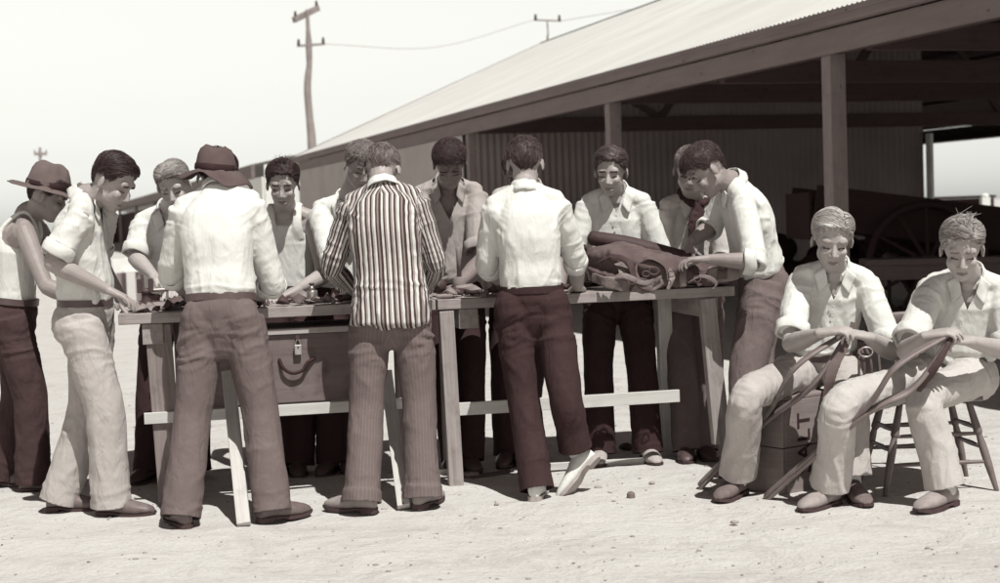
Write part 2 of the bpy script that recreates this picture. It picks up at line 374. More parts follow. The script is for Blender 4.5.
HAIRLINE_A = [0, 25, 42, 58, 72, 84, 100, 118, 135, 155, 180]
HAIRLINE_Z = [.086, .086, .072, .052, .022, .018, .036, .024, -.018, -.050, -.056]
HC = v3(0, -.012, .030); HR = v3(.0785, .1, .0915)
def hair(name_parent, O, M, k, v, style, seed, tuft=False):
    rg = np.random.default_rng(seed); na, nv = 96, 34
    az = np.linspace(-180, 180, na, endpoint=False)
    top = {'short': .012, 'part_l': .017, 'part_r': .017, 'back': .016, 'curly': .017, 'messy': .020, 'crop': .009}[style]
    def thick(p):
        t = smooth(p[:, 2], .03, .095)*top + .0035
        if style in ('part_l', 'part_r', 'messy'): t += .004*smooth(p[:, 1], .03, .08)*smooth(p[:, 2], .05, .09)
        return t
    def surf(a, e):   # azimuth, elevation in radians (a=0 front)
        d = np.stack([np.sin(a)*np.cos(e), np.cos(a)*np.cos(e), np.sin(e)], 1); return HC+d*HR, d
    hz = np.interp(np.abs(az), HAIRLINE_A, HAIRLINE_Z)+.004*np.sin(az*.31+seed)
    e1 = np.arcsin(np.clip((hz-HC[2])/HR[2], -.985, .97))
    V = []; F = []
    for i in range(nv):
        t = i/(nv-1); e = math.pi/2*(1-t)*1.0+e1*t
        p, d = surf(np.radians(az), e); th = thick(p)*(1-.75*smooth(np.full(na, t), .9, 1))
        fl = np.stack([p[:, 0]*60, p[:, 1]*60, p[:, 2]*40], 1)
        if style == 'part_l': fl = np.stack([p[:, 1]*130+p[:, 0]*30, p[:, 0]*12, p[:, 2]*30], 1)
        elif style == 'part_r': fl = np.stack([p[:, 1]*130-p[:, 0]*30, p[:, 0]*12, p[:, 2]*30], 1)
        elif style == 'back': fl = np.stack([p[:, 0]*140, p[:, 1]*14, p[:, 2]*20], 1)
        g = vnoise(fl, seed)*.0034+vnoise(p*34, seed+5)*(.0035 if style != 'curly' else .0085)+vnoise(p*75, seed+6)*(.001 if style != 'curly' else .004)
        if style in ('part_l', 'part_r'):
            px_ = -.03 if style == 'part_l' else .03
            th = th-.014*np.exp(-((p[:, 0]-px_)/.005)**2)*smooth(p[:, 1], -.03, 0)*smooth(p[:, 2], .08, .1)
        V.append(p+d*(th+g*smooth(p[:, 2], -.03, .07))[:, None])
    p, d = surf(np.radians(az), e1); V.append(p-d*.012)
    V = np.vstack(V); nr = nv+1
    for i in range(nr-1):
        for j in range(na):
            a, b = i*na+j, i*na+(j+1) % na; F.append((a, b, b+na, a+na) if i else (a, b+na, a+na))
    V[:na] = V[:na].mean(0)
    def tone(p): 
        f_ = np.stack([p[:, 0]*30+p[:, 1]*60, p[:, 1]*160-p[:, 0]*20, p[:, 2]*90], 1) if style in ('part_l', 'part_r') else p*90
        return .42+.40*vnoise(f_, seed+1)-.10*smooth(.05-p[:, 2], 0, .05)
    rnd = list(tone(V)-.12); S = Soup(); S.add(V, F); 
    # strands
    N = 2600
    for q in range(N):
        a = rg.uniform(-math.pi, math.pi); ez = np.interp(abs(math.degrees(a)), HAIRLINE_A, HAIRLINE_Z); elo = math.asin(max(-.98, min(.97, (ez-HC[2])/HR[2])))
        e = math.asin(rg.uniform(math.sin(elo), 1)); dd = v3(math.sin(a)*math.cos(e), math.cos(a)*math.cos(e), math.sin(e)); p = HC+dd*HR
        topw = float(smooth(np.array([p[2]]), .045, .09)[0])
        sx = {'part_l': 1 if p[0] > -.03 else -1.0, 'part_r': -1 if p[0] < .03 else 1.0}.get(style, 0)
        if style in ('part_l', 'part_r'): fT = v3(sx*1.0, -.55, .1)
        elif style == 'back': fT = v3(.1*np.sign(p[0]), -1, .2)
        elif style == 'messy': fT = v3(rg.normal(.2, .5), rg.normal(.5, .5), 0)
        elif style == 'curly': fT = rg.normal(0, 1, 3)
        else: fT = v3(rg.normal(0, .25), .9, 0)
        fl = fT*topw+v3(0, -.35, -1)*(1-topw)+rg.normal(0, .2 if style == 'curly' else .09, 3)
        Ls = (.070 if topw > .5 else .026)*rg.uniform(.7, 1.3); steps = 6; pts = []; x = p.copy(); lift = rg.uniform(0, .0055)*(1+topw)
        cur = rg.normal(0, .5 if style == 'curly' else .05, 3)
        for s_ in range(steps):
            g = nrm((x-HC)/HR**2); th = float(thick(x[None])[0])
            pts.append(x+g*(th*.95+lift*math.sin(min(1, s_/3)*1.57)))
            f2 = nrm(fl+cur*s_-g*(g@(fl+cur*s_))); x = x+f2*Ls/steps
            dn = (x-HC)/HR; x = HC+dn/np.linalg.norm(dn)*HR
        if pts[-1][2] < -.065 or (pts[-1][1] > .03 and pts[-1][2] < .06 and style not in ('messy', 'part_l', 'part_r')): continue
        if pts[-1][1] > .05 and pts[-1][2] < .05: continue
        if min(p_[2]-np.interp(abs(math.degrees(math.atan2(p_[0], p_[1]))), HAIRLINE_A, HAIRLINE_Z) for p_ in pts[2:]) < -.008 and not tuft*0: continue
        pts = np.array(pts); r = rg.uniform(.0009, .0018)
        n0 = S.n; V0 = []; F0 = []
        for s_ in range(steps):
            g = nrm((pts[s_]-HC)/HR**2); tt = nrm(pts[min(s_+1, steps-1)]-pts[max(s_-1, 0)]); b = np.cross(g, tt); rr = r*(1-.75*s_/steps)
            V0 += [pts[s_]+b*rr, pts[s_]-b*rr, pts[s_]+g*rr*1.2]
        for s_ in range(steps-1):
            for j in range(3):
                A, B = s_*3+j, s_*3+(j+1) % 3; F0.append((A, B, B+3, A+3))
        S.add(V0, F0); tn_ = float(tone(p[None])[0])+rg.uniform(-.16, .22); rnd += [tn_]*len(V0)
    if style in ('curly', 'crop', 'short', 'messy') or tuft:
        for q in range(900 if style in ('curly', 'crop') else 350):
            d0 = nrm(rg.normal(0, 1, 3)+v3(0, -.2, .9)); p = HC+d0*HR
            if p[2] < .045: continue
            g = nrm((p-HC)/HR**2); th_ = float(thick(p[None])[0]); L = rg.uniform(.008, .020 if style != 'curly' else .024)
            tdir = nrm(v3(rg.normal(0, .7), rg.normal(.2, .7), rg.normal(0, .4))); tdir = tdir-g*(g@tdir)
            p0_ = p+g*(th_*.8); n0 = S.n
            S.tube([p0_, p0_+g*L*.5+tdir*L*.4, p0_+g*L*.6+tdir*L*1.1], [.0016, .0013, .0005], None, (1, 0, 0), 3, sub=4, caps=0); rnd += [rg.uniform(.15, .85)]*(S.n-n0)
    if tuft:
        for q in range(70):
            p = HC+v3(rg.uniform(-.03, .03), rg.uniform(-.02, .05), 0)+v3(0, 0, HR[2]+top); d1 = nrm(v3(rg.normal(0, .6), rg.normal(.2, .6), 1.0)); L = rg.uniform(.02, .05)
            pts = [p, p+d1*L*.5, p+d1*L+v3(rg.normal(0, .015), rg.normal(0, .015), -.005)]; n0 = S.n
            S.tube(pts, [.0016, .0012, .0005], None, (1, 0, 0), 3, sub=5, caps=0); rnd += [rg.uniform(.2, .9)]*(S.n-n0)
    me = S.mesh('hair'); P = getco(me); setco(me, (P*k)@M.T+O); setattr_f(me, 'rnd', rnd)
    return link('hair', me, hair_mat(v), name_parent)

def hat(parent, O, M, k, style, m, mband):
    n = 72; V = []; F = []; th = np.linspace(0, 2*math.pi, n, endpoint=False)
    if style == 'wide': cr, bw, hz = [(0, 1.02, 0), (.02, 1.02, 0), (.05, .98, 0), (.09, .90, 0), (.118, .78, 0), (.13, .60, 0), (.128, .40, 0), (.116, .18, 0), (.112, .02, 0)], .085, .046
    else: cr, bw, hz = [(0, 1.0, 0), (.022, .99, 0), (.05, .94, 0), (.080, .87, 0), (.102, .77, 0), (.112, .60, 0), (.104, .42, 0), (.086, .24, 0), (.078, .08, 0), (.077, .01, 0)], .078, .048
    rings = []
    # brim from outside in (thickness by solidify)
    for t in (1, .93, .8, .6, .4, .2, .05):
        a = .090+bw*t*(1.0 if style == 'wide' else .95); b = .108+bw*t*(1.05 if style == 'wide' else .9)
        z = hz-.012*t-.020*t*t*(1+.5*np.cos(2*th))+.006*t*np.sin(3*th+1)
        if style == 'wide': z = z+.028*t*t*np.abs(np.cos(th))-.012*t*np.sin(th)
        else: z = z-.030*t*t*(np.cos(th) > 0)*np.cos(th)-.012*t*np.sin(5*th+.5)*t+.004
        rings.append(np.stack([a*np.cos(th), -.012+b*np.sin(th), z+0*th], 1))
    for (z, f, _) in cr:
        a, b = .088*f, .106*f; zz = hz+z+0*th
        zz = zz-.022*smooth(np.full(n, z), .05, .10)*np.exp(-(np.cos(th)/.35)**2)*(np.sin(th) > 0)   # front pinch
        pinch = 1-.20*smooth(np.full(n, z), .03, .09)*np.exp(-((np.abs(np.cos(th))-.75)/.25)**2)*(np.sin(th) > 0)
        zz = zz+(.006 if style != 'wide' else .003)*np.sin(4*th+z*30)*(z/.12)
        rings.append(np.stack([a*np.cos(th)*pinch, -.012+b*np.sin(th)*pinch, zz], 1))
    V = np.vstack(rings); k_ = len(rings)
    for i in range(k_-1):
        for j in range(n):
            a, b = i*n+j, i*n+(j+1) % n; F.append((a, b, b+n, a+n))
    F.append(tuple(range((k_-1)*n, k_*n)))
    V = V+(np.stack([vnoise(V*20, 3), vnoise(V*20, 4), vnoise(V*20, 5)], 1))*(.0075 if style != 'wide' else .004)
    S = Soup(); S.add((V*k)@M.T+O, F); o = link('hat', S.mesh(), m, parent, True, 0, .004)
    S2 = Soup(); V2 = []
    for z, f in ((.006, 1.05), (.012, 1.07), (.030, 1.05), (.036, 1.0)):
        V2.append(np.stack([.088*f*np.cos(th), -.012+.106*f*np.sin(th), hz+z+.003*np.sin(2*th)], 1))
    V2 = np.vstack(V2); F2 = [(i*n+j, i*n+(j+1) % n, (i+1)*n+(j+1) % n, (i+1)*n+j) for i in range(3) for j in range(n)]
    S2.add((V2*k)@M.T+O, F2); link('hat_band', S2.mesh(), mband, o, True)
    return o

def shoe(parent, ank, fwd, up, m, msole, k=1.0, bare_sock=None, high=.0):
    """ank: ankle joint; built from heel to toe along fwd"""
    fwd = nrm(fwd); up = nrm(up-fwd*(up@fwd)); rt = np.cross(fwd, up); O = np.asarray(ank, float)-up*.085*k
    xs = [-.072, -.066, -.05, -.018, .02, .06, .10, .14, .175, .198, .210]; hw = [.012, .024, .031, .035, .038, .042, .046, .046, .039, .027, .012]
    top = [.06, .082, .100, .110, .106, .092, .077, .066, .056, .044, .028]; skew = [0, 0, 0, 0, .001, .003, .004, .004, .002, 0, 0]
    n = 18; th = np.linspace(0, 2*math.pi, n, endpoint=False); V = []; F = []
    for x, w, t_, sk in zip(xs, hw, top, skew):
        zb = .020 if x < .02 else (.020-.008*min(1, (x-.02)/.06)+(.008*max(0, (x-.15)/.06))); c = (t_+zb)/2; h = (t_-zb)/2
        cs_ = np.cos(th); sy = np.sin(th); cy = np.sign(cs_)*np.abs(cs_)**np.where(sy > 0, .85, .35); wd = w*np.where(sy > 0, (1-.35*sy**2), 1)
        V.append(np.stack([x+0*th, cy*wd+sk, c+h*sy], 1))
    V = np.vstack(V); kk = len(xs)
    for i in range(kk-1):
        for j in range(n):
            a, b = i*n+j, i*n+(j+1) % n; F.append((a, b, b+n, a+n))
    F += [tuple(range(n-1, -1, -1)), tuple(range((kk-1)*n, kk*n))]
    V[:, 2] += vnoise(V*45, 8)*.0015; V = V*k
    Q = O+np.outer(V[:, 0], fwd)+np.outer(V[:, 1], rt)+np.outer(V[:, 2], up)
    S = Soup(); S.add(Q, F)
    # ankle collar and laces
    S.tube([O+up*.085*k-fwd*.018, O+up*.118*k-fwd*.020], [.040*k, .038*k], [.034*k, .032*k], fwd, 16, caps=0)
    for i in range(4):
        c = O+fwd*(.045+.018*i)*k+up*(.094-.011*i)*k; S.tube([c-rt*.018, c+up*.003, c+rt*.018], .0022, None, fwd, 5, sub=5)
    o = link('shoe', S.mesh(), m, parent)
    S = Soup(); V = []; F = []; xx = np.linspace(-.074, .214, 34)
    for x in xx:
        w = np.interp(x, xs, hw)+.003; w = max(w, .010)
        zt = np.interp(x, [-.07, 0, .07, .15, .214], [.024, .024, .016, .015, .024]); zlo = np.interp(x, [-.074, -.006, -.005, .03, .075, .16, .214], [0, 0, .013, .013, 0, 0, .012])
        for (yy, zz) in ((w, zt), (-w, zt), (-w*.98, zlo), (w*.98, zlo)): V.append(O+fwd*x*k+rt*yy*k+up*zz*k)
    F = [(i*4+j, i*4+(j+1) % 4, (i+1)*4+(j+1) % 4, (i+1)*4+j) for i in range(33) for j in range(4)]+[(3, 2, 1, 0), (132, 133, 134, 135)]
    S.add(V, F)
    link('sole', S.mesh(), msole, o, False)
    return o

def person(sp):
    k = sp.get('s', 1.03); seed = sp['seed']; M_ = sp['mats']; world = {}
    FT = sp['feet']; yaw = sp['yaw']; yh = sp.get('yaw_hip', yaw)
    seat = sp.get('seat', False)
    hip = Wz(sp['hip'][0], sp['hip'][1], sp['hip'][2]); nk = W(*sp['nk']); hd = W(*sp['hd'])
    Rs = v3(math.cos(R(yaw)), -math.sin(R(yaw)), 0); Rh = v3(math.cos(R(yh)), -math.sin(R(yh)), 0)
    sroll = sp.get('sroll', 0); Rs = nrm(Rs+v3(0, 0, math.sin(R(sroll))))
    up = nrm(nk-hip); Rs = nrm(Rs-up*(Rs@up)); Ft = np.cross(up, Rs); Fh = v3(math.sin(R(yh)), math.cos(R(yh)), 0)
    feet = []
    for f in FT:     # left, right : (px, py, toe yaw) or dict(ank=, fwd=, up=)
        if isinstance(f, dict): feet.append((f['ank'], nrm(f['fwd']), nrm(f['up'])))
        else:
            g = G(f[0], f[1]); g[2] = .085*k; feet.append((g, v3(math.sin(R(f[2])), math.cos(R(f[2])), 0), v3(0, 0, 1)))
    base = (feet[0][0]+feet[1][0])/2; base[2] = 0
    root = empty('person', base, sp['label'], 'person', sp.get('group'))
    def place(me): 
        P = getco(me); setco(me, P-base); return me
    # ---- skeleton
    bow = sp.get('bow', .03)*k
    sp_pts = [hip, hip+(nk-hip)*.33-Ft*bow*.3+(Fh*.0), hip+(nk-hip)*.66-Ft*bow, nk]
    shw = sp.get('shw', .152)*k; sd = sp.get('sfwd', (.0, .0))
    sh = [nk-up*.066*k-Rs*shw+Ft*sd[0], nk-up*.066*k+Rs*shw+Ft*sd[1]]
    wr = [W(*sp['wl']), W(*sp['wr'])]
    eh = sp.get('eh', [None, None]); el = []
    for i, sg in ((0, -1), (1, 1)):
        h = eh[i] if eh[i] is not None else (-up*1.0-Ft*.35+Rs*sg*.55)
        el.append(W(*h) if isinstance(h, tuple) else two_bone(sh[i], wr[i], .29*k, .255*k, h))
    hj = [hip-Rh*.092*k-v3(0, 0, .02), hip+Rh*.092*k-v3(0, 0, .02)]
    kn = []
    kh = sp.get('kh', [None, None])
    for i, sg in ((0, -1), (1, 1)):
        h = kh[i] if kh[i] is not None else Fh+Rh*sg*.15
        dl = np.linalg.norm(hj[i]-feet[i][0]); lt = .44*k if seat else max(.44*k*.0+dl*.512, 0)
        kn.append(W(*h) if isinstance(h, tuple) else two_bone(hj[i], feet[i][0], lt, .43*k if seat else dl*.494, h))
    # ---- head
    hy, hp, hr = sp['head']; hp *= .85 if hp < 35 else .95; HM = frame(hy, hp, hr); hs = k*sp.get('hs', 1.0)
    def H(x, y, z): return hd+HM@(v3(x, y, z)*hs)
    # ---- body
    S = Soup(); D3 = lambda a: HM@np.diag(np.array(a)*hs)
    S.ell(H(0, -.012, .030), D3((.0755, .096, .088)), 20); S.ell(H(0, .028, -.028), D3((.060, .064, .082)), 18)
    S.ell(H(0, .006, -.052), D3((.063, .066, .050)), 16); S.ell(H(0, .052, -.090), D3((.031, .029, .023)), 12); S.ell(H(0, .052, -.070), D3((.040, .036, .036)), 12)
    S.tube([H(0, .078, .018), H(0, .091, -.004), H(0, .103, -.027)], np.array([.009, .0105, .0125])*hs, None, HM[:, 0], 10)
    S.ell(H(.012, .092, -.031), D3((.009, .010, .007)), 8); S.ell(H(-.012, .092, -.031), D3((.009, .010, .007)), 8)
    for sx in (-1, 1):
        Me = HM@np.array(Matrix.Rotation(R(sx*-22), 3, 'Z'))@np.diag(v3(.0065, .019, .031)*hs); S.ell(H(sx*.084, -.012, -.004), Me, 12)
        S.ell(H(sx*.038, .064, -.020), D3((.022, .021, .024)), 10)
        S.ell(H(sx*.028, .068, .034), D3((.030, .017, .020)), 10)
    nb = nk-up*.02; bt = 1.0 if sp['shirt'] == 'singlet' else .86
    S.tube([H(0, -.022, -.03), H(0, -.018, -.085)*.5+(nk+(hd-nk)*.45)*.5, nk+up*.01, nb-up*.03], np.array([.058, .056, .060, .068])*k, np.array([.060, .058, .062, .066])*k, Rs, 16)
    tw = sp.get('w', 1.0)
    cp = lambda t: catmull(sp_pts, 61)[int(round(t*60))]
    S.tube([cp(.05), cp(.25), cp(.45), cp(.65), cp(.82), cp(.94)], np.array([.135, .125, .132, .150, .152, .095])*k*tw*bt, np.array([.09, .088, .092, .100, .090, .062])*k*(bt if bt == 1 else .95), Rs, 20, power=2.3)
    for i, sg in ((0, -1), (1, 1)):
        S.tube([nk+up*.02, nk-up*.020*k+Rs*sg*.07*k, sh[i]+up*.010], np.array([.042, .040, .044])*k*bt, None, Ft, 12)
        S.tube([cp(.74)+Rs*sg*.07*k, sh[i]-up*.01], np.array([.075, .060])*k*bt, None, Ft, 12)
        ax = nrm(el[i]-sh[i]); fx = nrm(wr[i]-el[i])
        S.tube([sh[i], sh[i]+(el[i]-sh[i])*.3, sh[i]+(el[i]-sh[i])*.7, el[i]], np.array([.053*bt, .050*bt, .042, .038])*k, None, Ft, 14)
        bl = np.cross(ax, fx); bl = nrm(bl) if np.linalg.norm(bl) > .05 else Rs
        S.tube([el[i], el[i]+(wr[i]-el[i])*.25, el[i]+(wr[i]-el[i])*.6, wr[i]], np.array([.042, .048, .040, .028])*k, np.array([.042, .045, .036, .023])*k, bl, 14)
        hdn = sp.get('hands', [{}, {}])[i]
        d = nrm(hdn.get('d', v3(fx[0], fx[1], max(fx[2], -.18)))); pn = np.asarray(hdn.get('n', v3(0, 0, -1)+.0*fx), float)
        hand(S, wr[i], d, pn, 1 if i == 1 else -1, hdn.get('curl', .65), k*1.02, hdn.get('thumb', 1.0))
    me = remesh(S, .0042, 3, .5, 'body'); P = getco(me); N = getno(me); q = (P-hd)@HM/hs
    face = (np.abs(q[:, 0]) < .075) & (q[:, 1] > .02) & (np.abs(q[:, 2]) < .12)
    if face.any():
        x, y, z = q[:, 0], q[:, 1], q[:, 2]; dsp = np.zeros((len(P), 3)); g = lambda cx, cz, sx, sz: np.exp(-((x-cx)/sx)**2-((z-cz)/sz)**2)*face*(y > .04)
        dy = np.zeros(len(P)); dz = np.zeros(len(P))
        for sx in (-1, 1):
            dy += -.0110*g(sx*.031, .009, .019, .012)+.003*g(sx*.030, .030, .018, .006)+.0052*g(sx*.031, .003, .0110, .0070)+.0015*g(sx*.032, .026, .020, .007)+.0015*g(sx*.045, -.022, .020, .016)
            dy += -.0035*g(sx*.026, -.050, .006, .012)
        dy += -.0055*g(0, -.0625, .021, .0032)+.0045*g(0, -.056, .018, .004)+.0048*g(0, -.070, .016, .0045)-.003*g(0, -.080, .016, .004)+.003*g(0, -.097, .014, .008)
        P = P+np.outer(dy*hs, HM[:, 1])+np.outer(dz, HM[:, 2])
        ear = (np.abs(q[:, 0]) > .076) & (np.abs(q[:, 2]) < .04) & (np.abs(q[:, 1]+.008) < .03)
        P = P-N*(.0016*vnoise(P*150, 3)*ear)[:, None]
    P = P+N*(.0012*fbm(P*22, seed, 2))[:, None]
    setco(me, P); c = (facecent(me)-hd)@HM/hs; mi = np.zeros(len(c), int)
    ax_, y_, z_ = np.abs(c[:, 0]), c[:, 1], c[:, 2]; bz = .0325-.12*(ax_-.035)*(ax_ > .035)
    mi[(y_ > .05) & (ax_ > .012) & (ax_ < .050) & (np.abs(z_-bz) < .0048)] = 1
    mi[(y_ > .06) & (ax_ < .021) & (z_ > -.071+.2*ax_) & (z_ < -.0545)] = 2
    mi[(y_ > .05) & (np.abs(ax_-.031) < .015) & (np.abs(z_-.0005) < .0022)] = 3
    for mm in (skin_mat(sp.get('skin', .26)), plain('brow_%d' % int(sp['hair'][0]*100), max(.05, sp['hair'][0]*.55), .8, .1), LIP, LASH): me.materials.append(mm)
    me.polygons.foreach_set('material_index', mi.astype('i')); setattr_f(me, 'rnd', np.full(len(P), .4))
    link('body', place(me), None, root)
    O2 = hd-base
    hair(root, O2, HM, hs, sp['hair'][0], sp['hair'][1], seed, sp.get('tuft', False))
    if sp.get('hat'): hat(root, hd-base+HM@v3(*sp.get('hat_off', (0, 0, 0))), HM@np.array(Matrix.Rotation(R(sp.get('hat_tilt', 0)), 3, 'X')), hs*sp.get('hat_k', 1.02), sp['hat'], sp['hat_m'][0], sp['hat_m'][1])
    # ---- trousers
    hems = []; tr = M_['trousers']; wt = sp.get('legw', 1.0)
    S = Soup(); wb = cp(.16)
    S.tube(([hip-v3(0, 0, .19)*k, hip-v3(0, 0, .10)*k] if not seat else [hip-v3(0, 0, .06)*k, hip-v3(0, 0, .04)*k])+[hip+v3(0, 0, .02), cp(.10), wb], np.array([.110, .158, .163, .152, .143])*k*tw, np.array([.070, .100, .124, .116, .110])*k*(.92 if sp['shirt'] == 'blazer' else 1), Rh, 24, power=2.3, caps=.25)
    for i, sg in ((0, -1), (1, 1)):
        a = feet[i][0]; hm = sp.get('hems', (sp.get('hem', .04),)*2)[i]; sho = a+nrm(a-kn[i])*hm*k
        if not seat and sp['shirt'] != 'blazer': S.ell(hj[i]-Fh*.045*k+v3(0, 0, .0), np.diag(v3(.088, .080, .11)*k), 14)
        sl = nrm(a-kn[i])
        kw = sp.get('kw', 1.0)
        axl = nrm(a-kn[i]); hems.append((sho.copy(), axl)); sho = sho+axl*.03
        pts = [hj[i], hj[i]+(kn[i]-hj[i])*.5, kn[i], kn[i]+(a-kn[i])*.5, sho]
        ra = (np.array([.094, .092, .080*kw, .080*kw, .084]) if not seat else np.array([.088, .085, .078, .080, .088]))*k*wt; rb = (np.array([.102, .096, .085*kw, .084*kw, .092]) if not seat else np.array([.09, .085, .078, .082, .095]))*k*wt
        S.tube(pts, ra, rb, Rh, 22, caps=.03)
        if seat: S.tube([hj[i]-v3(0, 0, .02), hj[i]+(kn[i]-hj[i])*.3], [.11*k, .1*k], None, Rh, 16)
        if sp.get('cuff'):
            S.tube([hems[i][0]-axl*.055, sho], np.array([.092, .093])*k*wt, np.array([.101, .102])*k*wt, Rh, 22, caps=.03)
    me = remesh(S, .0085, 2, .5, 'trousers'); P = getco(me); N = getno(me)
    bones = [(hip-v3(0, 0, .08), wb, .003, .010, [(.2, .35)])]
    for i in (0, 1):
        if seat: bones += [(hj[i], kn[i], .009, .014, [(.1, .25), (.9, .12)]), (kn[i], feet[i][0], .008, .009, [(0.02, .12)])]
        else: bones += [(hj[i], kn[i], .007, .017, [(.22, .22)]), (kn[i], feet[i][0], .008, .007, [(.92, .10)])]
    P2 = crease(P, N, bones, seed+5, sp.get('crease_t', 1.05)); 
    if tr.name.startswith('pin') or tr.name.startswith('stripe') :
        u = np.zeros(len(P)); dm = np.full(len(P), 9.)
        for i in (0, 1):
            for (a, b) in ((hj[i], kn[i]), (kn[i], feet[i][0])):
                t, d, ux, tl = seg_coords(P, a, b); qq = P-a; X_ = qq@Rh; Y_ = qq@Fh; ang = np.arctan2(X_-(tl*(ux@Rh)), -(Y_-tl*(ux@Fh))); sel = d < dm
                u = np.where(sel, ang*.09+i*.5, u); dm = np.minimum(d, dm)
        setattr_f(me, 'su', u)
    setco(me, P2)
    import bmesh
    bm = bmesh.new(); bm.from_mesh(me)
    for i in (0, 1):
        co, ax2 = hems[i]; oc = hems[1-i][0]; cv, ov, av = Vector(co), Vector(oc), Vector(ax2)
        near = [f for f in bm.faces if (f.calc_center_median()-cv).length < min(.22, (f.calc_center_median()-ov).length)]
        geom = list({v for f in near for v in f.verts})+list({e for f in near for e in f.edges})+near
        bmesh.ops.bisect_plane(bm, geom=geom, dist=1e-5, plane_co=cv, plane_no=av)
        kill = [f for f in bm.faces if (f.calc_center_median()-cv).dot(av) > 0 and (f.calc_center_median()-cv).length < min(.25, (f.calc_center_median()-ov).length+.02)]
        bmesh.ops.delete(bm, geom=kill, context='FACES')
    bm.to_mesh(me); bm.free(); me.update()
    to = link('trousers', place(me), tr, root); to.modifiers.new('s', 'SOLIDIFY').thickness = .004
    # ---- shoes
    for i in (0, 1):
        shoe(root, feet[i][0]-base, feet[i][1], feet[i][2], M_['shoe'], M_['sole'], k*sp.get('shoek', 1.0))
        if 'sock' in M_:
            S = Soup(); a = feet[i][0]-base; S.tube([a+(kn[i]-feet[i][0])*.35, a+(kn[i]-feet[i][0])*.1, a-v3(0, 0, .02)-feet[i][1]*.01], np.array([.042, .038, .042])*k, None, Rh, 14); link('sock', S.mesh(), M_['sock'], root)
    # ---- belt
    if 'belt' in M_:
        S = Soup(); n = 56; V = []; F = []; c0 = cp(.135); ub = nrm(cp(.2)-cp(.1)); Fb = np.cross(ub, Rh)
        for j in range(n):
            th = 2*math.pi*j/n; cx, sy = math.cos(th), math.sin(th); e = 2/2.3
            for (dr, dzz) in ((0, -.017), (.004, -.017), (.004, .017), (0, .017)):
                V.append(c0+Rh*(np.sign(cx)*abs(cx)**e*(.158*tw*k+dr))+Fb*(np.sign(sy)*abs(sy)**e*(.118*k+dr))+ub*dzz)
            for q_ in range(4): F.append((j*4+q_, j*4+(q_+1) % 4, ((j+1) % n)*4+(q_+1) % 4, ((j+1) % n)*4+q_))
        S.add(np.array(V)-base, F); link('belt', S.mesh(), M_['belt'], root, False)
    # ---- shirt
    st = sp['shirt']; S = Soup(); m = M_['shirt']; ex = sp.get('bag', 1.0)
    if st == 'singlet':
        S.tube([cp(.12), cp(.25), cp(.45), cp(.64), cp(.76), cp(.86)], np.array([.150, .142, .148, .158, .138, .085])*k*tw, np.array([.104, .102, .106, .113, .107, .090])*k, Rs, 22, power=2.3, caps=.1)
        for sg in (-1, 1):
            S.tube([cp(.70)+Rs*sg*.065*k+Ft*.088*k, cp(.86)+Rs*sg*.070*k+Ft*.080*k, nk+Rs*sg*.074*k+up*.022*k, cp(.88)+Rs*sg*.075*k-Ft*.075*k, cp(.70)+Rs*sg*.07*k-Ft*.09*k], np.array([.040, .026, .022, .028, .045])*k, np.array([.016, .014, .013, .014, .016])*k, Rs, 12)
        vox = .0065
    else:
        low = .02 if st == 'blazer' else (.12 if sp.get('tuck', True) else .0)
        rings = [(low+.0, .146, .110), (.17, .156, .124), (.26, .156, .125), (.40, .152, .117), (.60, .163, .122), (.76, .160, .116), (.88, .126, .090), (.96, .080, .072), (1.03, .062, .062)]
        if st == 'blazer': rings = [(-.13, .186, .158), (-.05, .184, .154), (.1, .172, .140), (.28, .160, .126), (.45, .162, .124), (.62, .172, .130), (.76, .168, .120), (.88, .134, .094), (.96, .080, .072), (1.03, .060, .060)]
        cc = []
        for (t, a, b) in rings:
            cc.append((cp(t) if t <= 1 else nk+up*(t-1)*.56*k) if t >= 0 else hip+v3(0, 0, t*.56*k))
        S.tube(cc, np.array([r_[1] for r_ in rings])*k*tw*ex, np.array([r_[2] for r_ in rings])*k*ex, Rs, 26, power=2.35, caps=.15)
        bl_ = []; cuffs = []
        for i, sg in ((0, -1), (1, 1)):
            S.tube([nk+up*.010, nk-up*.018*k+Rs*sg*.07*k, sh[i]+up*.010], np.array([.056, .050, .054])*k, None, Ft, 14)
            S.tube([cp(.72)+Rs*sg*.08*k, sh[i]-up*.01], np.array([.078, .062])*k, None, Ft, 14)
            A, B, C = sh[i], el[i], wr[i]
            if st == 'blazer' or sp.get('sleeve') == 'long':
                S.tube([A, A+(B-A)*.5, B, B+(C-B)*.5, B+(C-B)*.93], np.array([.062, .060, .056, .050, .042])*k*ex, None, Ft, 18, caps=.05); end = (B, C, .93)
            elif sp.get('sleeve') == 'short':
                S.tube([A, A+(B-A)*.45, A+(B-A)*.80], np.array([.062, .065, .067])*k*ex, None, Ft, 18, caps=.05); end = (A, B, .78)
            else:
                S.tube([A, A+(B-A)*.5, B+(C-B)*.02, B+(C-B)*.14], np.array([.062, .062, .060, .052])*k*ex, None, Ft, 18, caps=.05); end = (B, C, .13)
            if st != 'blazer' and sp.get('sleeve') != 'long':
                a, b, t = end; c0 = a+(b-a)*t; uu = nrm(b-a); rr = (.064 if sp.get('sleeve') == 'short' else .053)*k*ex
                cuffs.append((c0, uu, rr))
            bl_.append((A, B, C))
        vox = .0075
    me = remesh(S, vox, 2, .5, 'shirt'); P = getco(me); N = getno(me)
    wa = cp(.14); wm = cp(.45); amp = sp.get('crease_s', 1.45)
    bones = [(wa, wm, .015, .012, [(.1, .15)]), (wm, nk, .006, .003, [(.9, .2)])]
    if st != 'singlet':
        for (A, B, C) in bl_: bones += [(A, B, .006, .009, [(.1, .2), (.95, .25)]), (B, C, .006, .009, [(.05, .25), (.9, .2)])]
    else: amp *= .35
